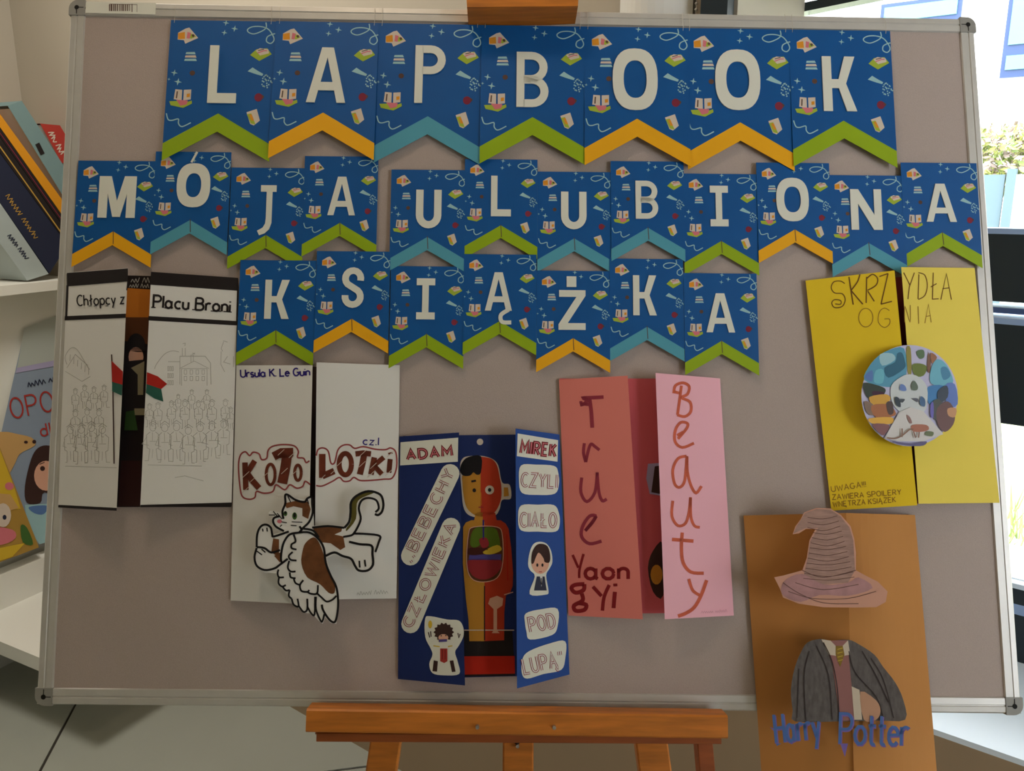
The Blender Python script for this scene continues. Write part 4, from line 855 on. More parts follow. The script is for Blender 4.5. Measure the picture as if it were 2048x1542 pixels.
# ---- 3. dark blue lapbook with body figure
AD = Z(780, 840, 2.803); A1 = Z(785, 850, 5.931); A2 = Z(785, 1110, 5.508); A3 = Z(1000, 850, 5.933); A4 = Z(1000, 1070, 4.82)
t = lap('dark blue lapbook with white word stickers and a half-skinned body figure', 960, 1355)
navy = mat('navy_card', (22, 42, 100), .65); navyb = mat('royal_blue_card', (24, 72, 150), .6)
mb = MB(); BM = PM(Bd(960, 1110, .0035), NB); mb.poly(BM, [[(806, 872), (1110, 868), (1125, 1350), (804, 1358)]], navy, 0, .0006); bp = mb.build('back_panel', t, t.location)
gold = mat('print_golden_skin', (196, 136, 44), .8); musc = mat('print_muscle_red', (186, 56, 26), .8); red2 = mat('print_organ_red', (150, 40, 44), .8); lung = mat('print_lung_green', (88, 112, 20), .8); purp = mat('print_purple_organ', (82, 70, 140), .8); redbar = mat('print_signal_red', (190, 36, 14), .8)
def f(mb):
    H_ = lambda k: k*.0002
    cb = 912
    mb.poly(BM, [A2([(780, 830), (1320, 830), (1340, 1140), (780, 1140)])], pblack, H_(1)); mb.poly(BM, [A2([(760, 1115), (1345, 1112), (1350, 1310), (760, 1325)])], redbar, H_(2)); mb.stroke(BM, A2([(760, 1330), (1350, 1318)]), 4, pdark, H_(3)); mb.stroke(BM, A2([(790, 828), (1340, 828)]), 2, cream, H_(3))
    mb.poly(BM, [ell(*A1(1038, 200), 6.5, 6.5, 18)], cream, H_(2))
    # white cut line round the head
    mb.poly(BM, [smooth(A1([(800, 500), (830, 400), (900, 370), (1050, 365), (1180, 400), (1255, 480), (1300, 680), (1390, 710), (1405, 870), (1300, 890), (1270, 1000), (1200, 1080), (960, 1090), (850, 1000), (820, 780)]), True, 4)], cream, H_(2))
    mb.poly(BM, [smooth(A1([(1045, 375), (1170, 400), (1240, 480), (1275, 640), (1290, 720), (1290, 860), (1250, 980), (1180, 1060), (1045, 1090)]), False, 4)], musc, H_(3))
    mb.poly(BM, [smooth(A1([(1045, 540), (845, 580), (830, 700), (845, 850), (880, 980), (960, 1060), (1045, 1090)]), False, 4)], gold, H_(3))
    mb.poly(BM, [smooth(A1([(800, 540), (830, 440), (900, 380), (1050, 370), (1050, 560), (1000, 590), (960, 560), (920, 600), (840, 600)]), True, 3)], inkblack, H_(4))
    mb.poly(BM, [A1([(1320, 740), (1370, 740), (1380, 840), (1320, 850)])], gold, H_(4))
    mb.poly(BM, [ell(*A1(1152, 770), 9, 9, 18)], cream, H_(4)); mb.poly(BM, [ell(*A1(1152, 770), 3.5, 3.8, 12)], inkblack, H_(5)); mb.poly(BM, [ell(*A1(970, 775), 3.6, 4, 12)], pdark, H_(4)); mb.stroke(BM, A1([(935, 670), (990, 660)]), 4, pdark, H_(4)); mb.stroke(BM, A1([(1020, 975), (1080, 975)]), 2, red2, H_(5)); mb.stroke(BM, A1([(1050, 800), (1055, 950)]), 1.4, porange, H_(5))
    # neck and torso
    mb.poly(BM, [AD([(480, 520), (520, 515), (520, 570), (470, 570)])], gold, H_(3)); mb.poly(BM, [AD([(520, 515), (590, 520), (600, 570), (520, 570)])], musc, H_(3))
    mb.poly(BM, [AD([(410, 600), (425, 575), (455, 562), (531, 560), (531, 1240), (445, 1240), (440, 1120), (425, 1000), (408, 800)])], gold, H_(2))
    mb.poly(BM, [AD([(529, 560), (620, 562), (648, 580), (665, 610), (680, 720), (690, 860), (688, 930), (675, 965), (650, 985), (641, 1080), (640, 1235), (529, 1240)])], musc, H_(2))
    mb.stroke(BM, AD([(530, 930), (530, 1235)]), 2, pdark, H_(4))
    tor = smooth(AD([(440, 640), (470, 600), (600, 600), (630, 650), (632, 800), (600, 885), (520, 908), (455, 885), (430, 800)]), True, 4)
    mb.poly(BM, [tor], pcov, H_(3)); mb.stroke(BM, tor, 1.6, skin, H_(7), closed=True)
    mb.poly(BM, [smooth(AD([(455, 640), (480, 605), (520, 605), (520, 680), (480, 715), (450, 700)]), True, 3)], lung, H_(4)); mb.poly(BM, [smooth(AD([(530, 605), (590, 608), (610, 650), (615, 710), (560, 715), (528, 670)]), True, 3)], lung, H_(4))
    mb.stroke(BM, AD([(523, 560), (524, 670)]), 3, ink, H_(5)); mb.poly(BM, [smooth(AD([(500, 670), (540, 660), (555, 700), (520, 720)]), True, 3)], red2, H_(5))
    mb.poly(BM, [smooth(AD([(440, 720), (520, 715), (550, 725), (510, 755), (440, 755)]), True, 3)], mat('print_liver', (70, 24, 16), .8), H_(5)); mb.poly(BM, [smooth(AD([(520, 740), (600, 700), (625, 730), (560, 755)]), True, 3)], yelp, H_(5))
    mb.poly(BM, [AD([(445, 755), (625, 752), (622, 785), (440, 785)])], purp, H_(5)); mb.poly(BM, [smooth(AD([(440, 785), (622, 785), (600, 860), (530, 895), (460, 870)]), True, 3)], red2, H_(5))
    mb.poly(BM, [AD([(560, 1000), (600, 985), (635, 1000), (630, 1040), (600, 1060), (600, 1180), (615, 1195), (570, 1195), (580, 1180), (580, 1060), (550, 1030)])], skin, H_(4)); mb.stroke(BM, AD([(640, 980), (690, 965)]), 2, skin, H_(4))
    mb.stroke(BM, AD([(655, 640), (660, 900)]), 2.4, redbar, H_(4))
sub(bp, t, 'body_figure', f, 'printed figure, left half skin, right half muscle, organs showing')
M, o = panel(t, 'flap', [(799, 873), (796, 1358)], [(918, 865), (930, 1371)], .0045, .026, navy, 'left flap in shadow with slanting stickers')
def outline_text(mb, M, s, p0, p1, H, h, up=None, mo=None, w1=4.9, w2=2.2):
    text(mb, M, s, p0, p1, H, w1, mo or rdo, h, up, gap=.28); text(mb, M, s, p0, p1, H, w2, white, h+.0002, up, gap=.28)
dred = mat('dark_red_ink', (112, 30, 30), .8)
def sticker(flap, M, name, loop, fn, label=None, sm=True):
    mb = MB(); mb.poly(M, [smooth(loop, True, 4) if sm else loop], letterm, .0007, .0005); fn(mb); return mb.build(name, flap, t.location, label)
def f(mb, M=M):
    text(mb, M, 'ADAM', (815, 919), (904, 911), 18, 6, dred, .0010, gap=.3); text(mb, M, 'ADAM', (815, 919), (904, 911), 18, 2.0, pinkp, .0012, gap=.3)
sticker(o, M, 'paper_sticker', A1([(95, 205), (780, 150), (775, 435), (90, 480)]), f, 'white sticker reading ADAM', False)
q1 = AD([(290, 250), (340, 248), (385, 275), (400, 315), (250, 600), (150, 795), (110, 822), (65, 800), (52, 745), (160, 500)])
def capsule(a, b, r, n=8):
    an = math.atan2(b[1]-a[1], b[0]-a[0]); L = []
    for i in range(n+1): L.append((b[0]+r*math.cos(an-math.pi/2+math.pi*i/n), b[1]+r*math.sin(an-math.pi/2+math.pi*i/n)))
    for i in range(n+1): L.append((a[0]+r*math.cos(an+math.pi/2+math.pi*i/n), a[1]+r*math.sin(an+math.pi/2+math.pi*i/n)))
    return L
sticker(o, M, 'paper_sticker', capsule((821, 1112), (900, 947), 19), lambda mb, M=M: outline_text(mb, M, ',,BEBECHY', (822, 1124), (909, 946), 21, .0010, (-.90, -.43)), 'long slanting white sticker reading BEBECHY', False)
sticker(o, M, 'paper_sticker', capsule((821, 1248), (902, 1054), 18.5), lambda mb, M=M: outline_text(mb, M, 'CZŁOWIEKA', (823, 1255), (912, 1052), 19, .0010, (-.91, -.40)), 'long slanting white sticker reading CZŁOWIEKA', False)
def f(mb, M=M):
    h = .0010
    st_ = []
    for i in range(28):
        a = 2*math.pi*i/28; r = 1 if i % 2 else 1.22; st_.append((A2(565, 850)[0]+17*r*math.cos(a), A2(565, 850)[1]+16*r*math.sin(a)))
    mb.poly(M, [st_], hair, h); mb.poly(M, [ell(*A2(560, 910), 10, 7, 14)], skin, h+.0002); mb.stroke(M, A2([(510, 945), (600, 940)]), 5, purp, h+.0003); mb.stroke(M, A2([(530, 890), (545, 890)]), 2, inkblack, h+.0003); mb.stroke(M, A2([(580, 888), (595, 888)]), 2, inkblack, h+.0003)
    mb.poly(M, [A2([(525, 1030), (605, 1030), (605, 1170), (570, 1190), (525, 1170)])], redl, h); mb.stroke(M, A2([(550, 1040), (550, 1150)]), 1.4, dred, h+.0002); mb.stroke(M, A2([(580, 1040), (580, 1150)]), 1.4, dred, h+.0002)
    mb.poly(M, [A2([(455, 1160), (500, 1170), (490, 1285), (440, 1280)])], hair, h); mb.poly(M, [A2([(630, 1165), (670, 1160), (695, 1285), (655, 1290)])], hair, h)
    mb.poly(M, [ell(*A2(415, 765), 4, 8, 10)], yelp, h); mb.stroke(M, A2([(395, 850), (410, 910)]), 2, hair, h); mb.stroke(M, A2([(720, 860), (730, 910), (745, 870)]), 2, hair, h); mb.stroke(M, A2([(420, 840), (425, 900)]), 2, hair, h); mb.stroke(M, A2([(450, 1000), (520, 1010)]), 2, yelp, h); mb.stroke(M, A2([(610, 1010), (660, 1000)]), 2, yelp, h)
sticker(o, M, 'paper_sticker', A2([(360, 700), (420, 675), (600, 710), (730, 722), (780, 800), (780, 900), (730, 1000), (690, 1070), (720, 1180), (735, 1310), (560, 1325), (440, 1300), (405, 1200), (440, 1100), (420, 1030), (360, 900)]), f, 'white sticker of a spiky-haired boy with raised arms')
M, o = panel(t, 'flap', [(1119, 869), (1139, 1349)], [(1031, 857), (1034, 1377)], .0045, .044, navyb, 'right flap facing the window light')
def f(mb, M=M):
    text(mb, M, 'MIREK', A3(245, 330), A3(655, 375), 24, 6, dred, .0010, gap=.3); text(mb, M, 'MIREK', A3(245, 330), A3(655, 375), 24, 1.8, pinkp, .0012, gap=.3)
sticker(o, M, 'paper_sticker', A3([(210, 100), (690, 180), (682, 435), (200, 370)]), f, 'white sticker reading MIREK', False)
sticker(o, M, 'paper_sticker', A3([(250, 480), (430, 470), (640, 485), (690, 560), (700, 700), (650, 815), (450, 830), (260, 805), (225, 650)]), lambda mb, M=M: outline_text(mb, M, 'CZYLI', A3(255, 725), A3(670, 745), 26, .0010), 'white sticker reading CZYLI')
sticker(o, M, 'paper_sticker', A3([(250, 955), (450, 945), (640, 950), (700, 1050), (708, 1180), (660, 1265), (450, 1265), (250, 1250), (215, 1100)]), lambda mb, M=M: outline_text(mb, M, 'CIAŁO', A3(245, 1205), A3(665, 1210), 27, .0010), 'white sticker reading CIAŁO')
def f(mb, M=M):
    h = .0010; mb.poly(M, [ell(*A4(388, 260), 18, 24, 20)], skin, h)
    mb.poly(M, [smooth(A4([(303, 270), (310, 170), (350, 100), (400, 85), (460, 110), (485, 200), (475, 265), (430, 260), (420, 225), (375, 170), (345, 215), (325, 270)]), True, 3)], hair, h+.0002)
    mb.stroke(M, A4([(375, 355), (405, 355)]), 1.5, redl, h+.0003)
    for x in (360, 410): mb.poly(M, [ell(*A4(x, 290), 2, 3.4, 10)], inkblack, h+.0003)
    mb.poly(M, [A4([(355, 400), (430, 400), (450, 535), (328, 535)])], nv, h+.0002); mb.poly(M, [A4([(385, 400), (410, 400), (400, 500)])], white, h+.0004); mb.stroke(M, A4([(397, 415), (399, 480)]), 2, pblack, h+.0005)
sticker(o, M, 'paper_sticker', A4([(320, 90), (380, 65), (450, 85), (495, 160), (505, 260), (480, 320), (445, 390), (468, 540), (440, 575), (285, 570), (335, 400), (290, 340), (270, 280), (285, 170)]), f, 'white sticker of a dark-haired child in a dark suit')
sticker(o, M, 'paper_sticker', A4([(250, 755), (400, 715), (555, 712), (555, 880), (500, 965), (290, 1008), (255, 930), (240, 840)]), lambda mb, M=M: outline_text(mb, M, 'POD', A4(295, 935), A4(535, 890), 28, .0010), 'white sticker reading POD')
sticker(o, M, 'paper_sticker', A4([(215, 1200), (280, 1120), (480, 1045), (628, 1025), (630, 1180), (590, 1300), (420, 1340), (260, 1385), (210, 1330)]), lambda mb, M=M: outline_text(mb, M, 'LUPĄ"', A4(240, 1340), A4(610, 1262), 30, .0010), 'white sticker reading LUPĄ')

# ---- 4. pink lapbook
T = Z(1100, 730, 2.91)
t = lap('pink lapbook with two tall flaps reading True Beauty downwards', 1300, 1235)
salmon = mat('salmon_pink_paper', (226, 128, 116), .8); pinkw = mat('light_pink_paper', (246, 184, 198), .8); pinkin = mat('inner_pink_paper', (212, 96, 104), .8)
mar = mat('burgundy_marker', (150, 50, 66), .8); mar2 = mat('deep_red_marker', (134, 22, 26), .8); org = mat('terracotta_marker', (206, 98, 72), .8, noise=.12, nscale=80)
mb = MB(); BM = PM(Bd(1290, 1000, .0035), NB); mb.poly(BM, [[(1119, 757), (1440, 757), (1462, 1225), (1142, 1228)]], pinkin, 0, .0006); bp = mb.build('back_panel', t, t.location, 'deep pink inner sheet')
def f(mb):
    mb.poly(BM, [T([(570, 575), (640, 570), (640, 760), (580, 750), (560, 660)])], lav, HH); mb.poly(BM, [T([(610, 590), (640, 585), (640, 750), (590, 740)])], hair, 2*HH)
    mb.poly(BM, [smooth(T([(570, 1180), (600, 1080), (660, 1040), (660, 1340), (600, 1320)]), True, 3)], hair, HH); mb.poly(BM, [ell(*T(620, 1220), 12, 20, 14)], gold, 2*HH)
sub(bp, t, 'inner_pictures', f)
M, o = panel(t, 'flap', [T(52, 85), T(108, 1458)], [T(452, 62), T(540, 1480)], .0045, .026, salmon, 'left salmon pink flap')
def f(mb, M=M):
    S = lambda q, w_, m_: mb.stroke(M, T(q), w_, m_, HH, sm=len(q) > 2, n=4)
    S([(175, 232), (200, 225), (215, 205), (195, 192), (240, 190), (312, 186)], 7, mar); S([(230, 195), (240, 270), (246, 365)], 7.5, mar); S([(180, 210), (185, 225), (225, 230)], 6, mar)
    S([(200, 455), (195, 510), (208, 565)], 6, mar); S([(208, 565), (225, 490), (240, 460), (262, 475), (288, 495)], 6, mar)
    S([(185, 655), (180, 740), (215, 795), (262, 740), (275, 625)], 6, mar); S([(275, 625), (285, 740), (305, 790), (330, 780)], 6, mar)
    S([(205, 965), (265, 885), (230, 880), (190, 940), (185, 1000), (230, 1040), (300, 1025)], 6.5, mar); S([(205, 965), (245, 920), (270, 880)], 6, mar)
sub(o, t, 'marker_lettering', f, 'True written downwards in burgundy')
def f(mb, M=M):
    S = lambda q, w_=7: mb.stroke(M, T(q), w_, mar2, HH, sm=len(q) > 2, n=4)
    S([(132, 1105), (165, 1180)], 5); S([(195, 1100), (172, 1190), (170, 1240)], 5)
    text(mb, M, 'aon', T(205, 1245), T(455, 1245), 35, 7, mar2, HH, gap=.2)
    S([(200, 1275), (145, 1280), (125, 1300), (150, 1325), (195, 1310), (200, 1275)], 8); S([(185, 1330), (190, 1370), (140, 1400), (150, 1430), (200, 1425), (210, 1395), (160, 1385)], 8)
    S([(250, 1290), (300, 1345)]); S([(345, 1280), (315, 1350), (305, 1430)]); S([(378, 1320), (370, 1415)], 8); S([(380, 1272), (381, 1288)], 8)
sub(o, t, 'author_lettering', f, 'Yaongyi written in deep red')
M, o = panel(t, 'flap', [T(990, 78), T(1070, 1458)], [T(614, 46), T(668, 1480)], .0045, .030, pinkw, 'right light pink flap')
def f(mb, M=M):
    S = lambda q, w_=5.6: mb.stroke(M, T(q), w_, org, HH, sm=len(q) > 2, n=4)
    S([(720, 165), (730, 120), (775, 104), (810, 125), (800, 170), (765, 190), (815, 215), (820, 270), (785, 300), (740, 290)]); S([(765, 120), (755, 200), (742, 290)]); S([(720, 155), (760, 165)])
    S([(745, 430), (795, 370), (800, 340), (760, 335), (730, 380), (728, 445), (770, 480), (838, 455)]); S([(740, 410), (775, 390)])
    S([(795, 530), (745, 545), (715, 610), (725, 690), (755, 712), (785, 670), (797, 530), (800, 620), (820, 700), (850, 745), (882, 705)])
    S([(715, 790), (710, 880), (745, 935), (790, 920), (810, 850), (818, 770)]); S([(818, 770), (820, 880), (840, 935), (872, 945)])
    S([(710, 1015), (835, 1025)], 7); S([(770, 975), (765, 1060), (775, 1150), (820, 1205), (895, 1212)], 6.6)
    S([(808, 1245), (830, 1310), (870, 1340)], 6); S([(912, 1252), (880, 1340), (840, 1410), (790, 1445), (745, 1462)], 7)
sub(o, t, 'marker_lettering', f, 'Beauty written downwards in terracotta')
sub(o, t, 'pencil_signature', lambda mb, M=M: scrib(mb, M, T(880, 1445), T(1040, 1438), 6, .8, mat('pale_pencil', (215, 150, 165), .9), HH))

# ---- 5. yellow lapbook with round picture
Y = Z(1580, 520, 2.966)
t = lap('bright yellow lapbook closed with a round collage sticker, pencil title', 1830, 1010)
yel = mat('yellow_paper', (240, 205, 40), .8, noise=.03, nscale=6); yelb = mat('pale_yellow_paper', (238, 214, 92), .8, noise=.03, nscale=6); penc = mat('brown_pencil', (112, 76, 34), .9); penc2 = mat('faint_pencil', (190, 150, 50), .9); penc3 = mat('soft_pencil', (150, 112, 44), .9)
mb = MB(); BM = PM(Bd(1800, 780, .0046), NB); mb.poly(BM, [[(1622, 562), (1945, 548), (1985, 1003), (1668, 1012)]], mat('maroon_inner_paper', (120, 44, 40), .8), 0, .0006); mb.build('back_panel', t, t.location)
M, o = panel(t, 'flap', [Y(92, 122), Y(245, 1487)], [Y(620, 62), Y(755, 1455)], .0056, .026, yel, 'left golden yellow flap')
def f(mb, M=M):
    S = lambda q, w_=1.8, m_=penc: mb.stroke(M, Y(q), w_, m_, HH, sm=len(q) > 2, n=4)
    S([(325, 140), (300, 125), (260, 130), (245, 165), (265, 195), (310, 200), (328, 235), (310, 275), (265, 282), (248, 255), (265, 235), (300, 240), (300, 262), (268, 260)])
    S([(350, 100), (375, 265)], 2.4); S([(415, 85), (400, 130), (362, 180)], 2.4); S([(362, 180), (400, 225), (432, 262)], 2.4)
    S([(452, 255), (455, 100)], 2.2); S([(455, 110), (490, 85), (520, 110), (510, 150), (460, 180)], 2.2); S([(462, 185), (500, 245)], 2.2)
    S([(530, 98), (582, 80)], 2.2); S([(582, 80), (540, 262)], 2.2); S([(540, 262), (605, 245)], 2.2)
    S(ell(450, 342, 42, 55, 16)+[(492, 342)], 1.4, penc3); S([(590, 300), (560, 285), (530, 310), (525, 370), (560, 400), (590, 380), (590, 350), (560, 350)], 1.4, penc3)
sub(o, t, 'pencil_title', f)
def f(mb, M=M):
    text(mb, M, 'UWAGA!!!', Y(248, 1375), Y(450, 1345), 11, 1.5, penc3, HH); text(mb, M, 'ZAWIERA SPOILERY', Y(252, 1422), Y(660, 1390), 10, 1.5, penc3, HH); text(mb, M, 'WNĘTRZA KSIĄŻEK', Y(256, 1465), Y(628, 1435), 10, 1.5, penc3, HH)
sub(o, t, 'pencil_note', f)
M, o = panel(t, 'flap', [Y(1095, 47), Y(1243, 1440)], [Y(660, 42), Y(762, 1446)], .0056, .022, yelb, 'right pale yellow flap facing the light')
def f(mb, M=M):
    S = lambda q, w_=1.8, m_=penc: mb.stroke(M, Y(q), w_, m_, HH, sm=len(q) > 3, n=4)
    S([(675, 75), (712, 150)]); S([(738, 75), (708, 160), (700, 232)]); S([(765, 85), (760, 232)]); S([(762, 75), (800, 90), (815, 150), (800, 210), (762, 234)])
    S([(850, 75), (845, 232), (882, 230)]); S([(835, 160), (870, 140)]); S([(895, 235), (928, 80), (958, 235)]); S([(905, 170), (945, 165)])
    S([(680, 370), (682, 275), (712, 368), (714, 268)], 1.4, penc3); S([(760, 275), (764, 378)], 1.4, penc3); S([(800, 375), (822, 262), (838, 370)], 1.4, penc3); S([(806, 335), (834, 330)], 1.4, penc3)
sub(o, t, 'pencil_title', f)
YC = Z(1710, 680, 7.009); RM = PM(Bd(1820, 790, .030), (NB+XB*.06).normalized())
mb = MB(); circ = ell(*YC(765, 780), 676/7.009, 710/7.009, 48); mb.poly(RM, [circ], mat('lilac_paper', (198, 196, 226), .7), 0, .0010); rp_ = mb.build('round_picture', t, t.location, 'round glossy collage in blue, orange and white')
def f(mb):
    k = [0]
    def P(q, c, sm=True, n=3):
        k[0] += 1; mb.poly(RM, [smooth(YC(q), True, n) if sm else YC(q)], mat('collage_%02x%02x%02x' % c, c, .6), .0002+.00006*k[0])
    P([(130, 560), (190, 380), (320, 230), (480, 140), (690, 120), (720, 480), (560, 640), (380, 650)], (92, 158, 188)); P([(350, 200), (520, 190), (560, 280), (380, 360)], (160, 200, 210))
    P([(410, 390), (560, 310), (590, 190), (660, 180), (700, 300), (690, 400), (470, 530)], (52, 104, 130)); P([(290, 430), (400, 420), (390, 600), (270, 590)], (112, 186, 204)); P([(130, 520), (240, 420), (240, 580)], (96, 130, 190))
    P([(720, 120), (780, 120), (790, 470), (740, 450)], (150, 140, 70)); P([(860, 160), (960, 140), (970, 240), (900, 260)], (96, 122, 92)); P([(800, 350), (920, 330), (1010, 380), (960, 500), (840, 500)], (112, 126, 62)); P([(1060, 180), (1150, 240), (1080, 330)], (160, 112, 84)); P([(1030, 170), (1065, 330), (1040, 460), (1010, 400)], (132, 96, 80))
    P([(1130, 280), (1240, 300), (1340, 450), (1370, 610), (1200, 640), (1060, 600), (1060, 430)], (116, 184, 206)); P([(1200, 400), (1280, 380), (1340, 500), (1240, 560)], (82, 140, 176)); P([(1020, 660), (1240, 640), (1230, 780), (1080, 900), (1020, 860)], (76, 134, 190)); P([(1260, 640), (1400, 620), (1440, 900), (1300, 920)], (106, 132, 200))
    P([(510, 640), (640, 520), (760, 480), (900, 520), (1010, 660), (1010, 900), (960, 1010), (780, 1080), (600, 980), (510, 840)], (206, 212, 214))
    P([(120, 600), (300, 630), (420, 680), (420, 740), (360, 800), (200, 820), (140, 740)], (62, 72, 64)); P([(240, 720), (400, 730), (380, 790), (280, 800)], (70, 40, 62)); P([(200, 800), (430, 760), (500, 820), (420, 900), (260, 910)], (214, 164, 70)); P([(130, 860), (250, 900), (260, 1050), (170, 1020)], (140, 118, 104)); P([(230, 920), (470, 900), (540, 960), (560, 1060), (300, 1090)], (174, 112, 76)); P([(200, 1100), (500, 1080), (540, 1140), (480, 1180), (240, 1170)], (228, 176, 76)); P([(240, 1180), (480, 1190), (430, 1310), (370, 1330)], (140, 96, 98)); P([(440, 880), (520, 870), (540, 1020), (470, 1040)], (88, 72, 70))
    P([(1160, 720), (1290, 640), (1300, 800), (1180, 880)], (74, 84, 98)); P([(1080, 880), (1180, 830), (1240, 960), (1180, 1120), (1100, 1080)], (90, 94, 92)); P([(1150, 960), (1300, 860), (1400, 1000), (1380, 1180), (1260, 1290), (1160, 1180)], (120, 92, 92)); P([(1300, 960), (1420, 960), (1400, 1080), (1310, 1060)], (206, 156, 118)); P([(1060, 900), (1100, 880), (1100, 1080), (1060, 1060)], (118, 112, 190))
    P([(410, 1380), (620, 1010), (780, 940), (960, 1000), (1240, 1320), (960, 1420), (600, 1420)], (214, 210, 208), False)
    P([(640, 620), (700, 640), (720, 710), (630, 700)], (112, 138, 196)); P([(790, 620), (830, 570), (880, 640), (870, 700), (800, 700)], (104, 118, 104)); P([(560, 800), (620, 820), (640, 940), (570, 900)], (62, 72, 82)); P([(620, 830), (700, 830), (660, 880)], (76, 84, 92)); P([(920, 790), (980, 830), (980, 930), (910, 900)], (84, 114, 150)); P([(800, 820), (880, 820), (890, 870)], (96, 98, 110))
    P([(800, 1190), (1000, 1190), (1030, 1260), (900, 1290), (800, 1270)], (176, 116, 96)); P([(1000, 1280), (1100, 1290), (1080, 1350), (980, 1330)], (112, 122, 92)); P([(720, 1050), (770, 1080), (800, 1160), (760, 1160)], (150, 116, 112))
    for q in ([(450, 1370), (560, 1380), (660, 1340), (760, 1260), (820, 1250)], [(660, 1240), (660, 1360)], [(820, 1280), (850, 1370)], [(900, 1290), (890, 1370)]): mb.stroke(RM, YC(q), 2.6, mat('collage_brown_line', (140, 106, 90), .6), .0040, sm=len(q) > 2)
    P([(520, 1420), (800, 1450), (1000, 1420), (960, 1480), (780, 1485), (620, 1460)], (104, 100, 140))
sub(rp_, t, 'collage_print', f)

# ---- 6. brown kraft lapbook with hat and cloak drawing
Hh = Z(1450, 1000, 2.8445)
t = lap('tall brown kraft lapbook with a pointed hat and cloak picture, blue title', 1690, 1540)
hin, lf0, lf1 = [(1487, 1031), (1523, 1548)], (1692, 1026), (1708, 1556)
kd = mat('kraft_back', (176, 118, 60), .8)
mb = MB(); BM = PM(Bd(1680, 1280, .0042), NB); mb.poly(BM, [[(1489, 1031), (1826, 1031), (1862, 1536), (1524, 1536)]], kd, 0, .0006); mb.build('back_panel', t, t.location)
ML, o = panel(t, 'flap', hin, [lf0, lf1], .0052, .050, kraft, 'left kraft flap, darker')
# right flap is bowed: strips from the seam to the right edge
mb = MB(); P = []; n = 10
for i in range(n+1):
    u = i/n; a0 = (1692+(1830-1692)*u, 1026+4*u); a1 = (1708+(1874-1708)*u, 1556-10*u)
    dd = .0495*(1-u)+.006*u+.012*math.sin(math.pi*u)
    P += [Bd(*a0, dd), Bd(*a1, dd)]
n2 = len(P); P += [p-NB*.0006 for p in P]
fs = [(2*i, 2*i+1, 2*i+3, 2*i+2) for i in range(n)]; fs += [tuple(k+n2 for k in f_[::-1]) for f_ in fs]+[(2*i, 2*i+2, n2+2*i+2, n2+2*i) for i in range(n)]+[(2*i+1, n2+2*i+1, n2+2*i+3, 2*i+3) for i in range(n)]
mb.raw(P, fs, kraft); o2 = mb.build('flap', t, t.location, 'right bowed kraft flap, lighter')
HM = PM(Bd(1690, 1280, .0580), (NB-XB*.02).normalized())
hatm = mat('dusty_brown_felt_drawing', (168, 134, 122), .85, noise=.12, nscale=70, stretch=(1, 1, 6)); hatm2 = mat('mauve_brim_drawing', (176, 132, 132), .85, noise=.15, nscale=50); hatl = mat('brown_pencil_line', (112, 82, 74), .9); hatp = mat('pinkish_brim_edge', (206, 154, 132), .85)
mb = MB()
hat = [(385, 195), (400, 150), (430, 110), (450, 70), (520, 45), (600, 48), (660, 85), (715, 150), (735, 220), (745, 300), (745, 400), (800, 430), (870, 465), (925, 520), (915, 580), (860, 610), (740, 612), (560, 610), (420, 590), (330, 555), (310, 500), (280, 440), (330, 430), (440, 400), (465, 330), (480, 230), (515, 165), (460, 165), (420, 190)]
mb.poly(HM, [Hh(hat)], hatp, 0, .0008); hc_ = mb.build('hat_cutout', t, t.location, 'pointed brown hat drawing cut from paper')
def f(mb):
    mb.poly(HM, [Hh([(390, 190), (405, 155), (455, 75), (520, 52), (600, 55), (655, 90), (708, 155), (730, 230), (740, 400), (700, 470), (560, 480), (445, 440), (470, 330), (485, 235), (530, 160), (460, 160)])], hatm, .0003)
    mb.poly(HM, [smooth(Hh([(320, 500), (350, 450), (440, 420), (560, 480), (700, 470), (760, 440), (840, 500), (700, 545), (540, 540), (430, 580), (335, 545)]), True, 3)], hatm2, .0004)
    for k in range(13):
        y = 90+k*29; xl_ = 500-(k-3)*6 if k > 2 else 470; xr = 640+k*8
        mb.stroke(HM, Hh([(xl_, y+8), ((xl_+xr)/2, y+18+(k % 3)*4), (xr, y)]), 1.1, hatl, .0006, sm=True)
    for q in ([(360, 520), (500, 560), (700, 560), (860, 520)], [(400, 470), (560, 510), (760, 480)], [(330, 470), (420, 530), (560, 585), (760, 590)], [(440, 400), (560, 440), (745, 400)]): mb.stroke(HM, Hh(q), 1.2, hatl, .0007, sm=True)
sub(hc_, t, 'pencil_shading', f)
cloak = mat('charcoal_cloak_drawing', (98, 92, 90), .9, noise=.22, nscale=60, stretch=(4, 4, 1)); cl2 = mat('dark_cloak_line', (62, 52, 52), .9); shirt = mat('drawn_white_shirt', (205, 190, 170), .9); tie = mat('olive_gold_tie', (140, 112, 48), .9); pull = mat('dusty_mauve_pullover', (150, 104, 100), .9); papr = mat('beige_drawn_panel', (190, 146, 118), .9)
mb = MB()
ck = [(470, 810), (545, 790), (600, 800), (700, 795), (760, 820), (850, 880), (900, 950), (970, 1040), (1015, 1140), (1025, 1250), (880, 1255), (640, 1260), (400, 1260), (385, 1200), (375, 1080), (395, 960), (430, 870)]
mb.poly(HM, [smooth(Hh(ck), True, 3)], cloak, -.0004, .0008); cc_ = mb.build('cloak_cutout', t, t.location, 'empty dark cloak drawing with collar and tie')
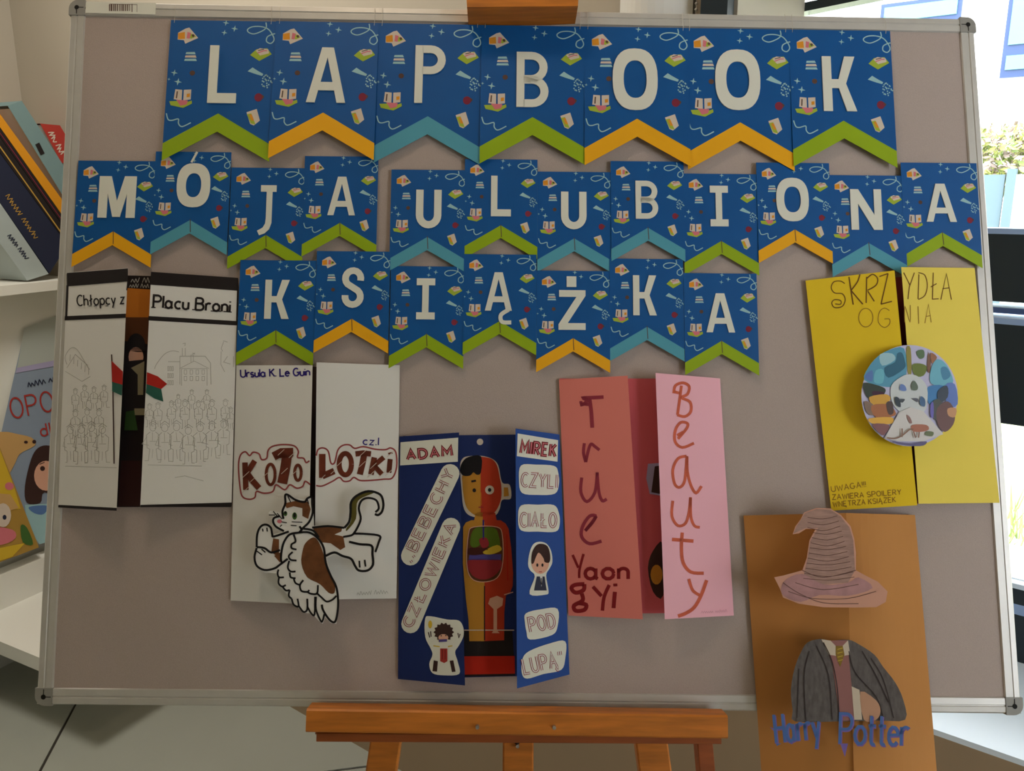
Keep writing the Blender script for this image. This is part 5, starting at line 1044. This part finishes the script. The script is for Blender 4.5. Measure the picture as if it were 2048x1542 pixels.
def f(mb):
    mb.poly(HM, [Hh([(560, 800), (700, 798), (705, 900), (720, 1050), (740, 1255), (655, 1255), (610, 930)])], pull, 0); mb.poly(HM, [Hh([(548, 792), (600, 800), (650, 850), (700, 798), (712, 880), (655, 890), (590, 880)])], shirt, .0002); mb.poly(HM, [Hh([(630, 830), (670, 830), (680, 880), (655, 950), (630, 880)])], tie, .0004)
    for k in range(4): mb.stroke(HM, Hh([(640, 850+k*22), (670, 842+k*22)]), 1.6, mat('tie_stripe', (196, 168, 62), .9), .0006)
    mb.poly(HM, [Hh([(720, 1060), (765, 1080), (780, 1250), (735, 1250)])], shirt, .0003); mb.poly(HM, [smooth(Hh([(770, 1090), (860, 1140), (885, 1200), (860, 1250), (790, 1250)]), True, 3)], papr, .0003)
    for q in ([(560, 810), (610, 920), (640, 1080), (650, 1250)], [(705, 860), (740, 980), (860, 1120), (900, 1240)], [(480, 860), (450, 1000), (460, 1250)], [(830, 900), (900, 1020), (960, 1240)], [(420, 960), (410, 1240)], [(520, 830), (590, 1000), (610, 1250)], [(780, 860), (860, 1000), (930, 1150)]): mb.stroke(HM, Hh(q), 1.8, cl2, .0004, sm=True)
sub(cc_, t, 'pencil_shading', f)
bl1 = mat('steel_blue_letter', (78, 110, 170), .8); bl2 = mat('violet_letter_tail', (122, 100, 168), .8)
def f(mb):
    text(mb, HM, 'Harry', Hh(295, 1385), Hh(545, 1360), 56, 8, bl2, .0008, gap=.16); text(mb, HM, 'Harry', Hh(292, 1380), Hh(542, 1355), 56, 5.6, bl1, .0011, gap=.16)
    text(mb, HM, 'Potter', Hh(655, 1390), Hh(1045, 1400), 60, 8, bl2, .0008, gap=.14); text(mb, HM, 'Potter', Hh(652, 1385), Hh(1042, 1395), 60, 5.6, bl1, .0011, gap=.14)
    mb.poly(HM, [Hh([(655, 1385), (700, 1385), (682, 1462)])], bl2, .0009); mb.poly(HM, [Hh([(290, 1385), (320, 1385), (295, 1400)])], bl1, .0009); mb.poly(HM, [Hh([(255, 1290), (300, 1310), (290, 1330)])], bl2, .0009)
sub(cc_, t, 'title_lettering', f, 'blue and violet title letters')
mb = MB()
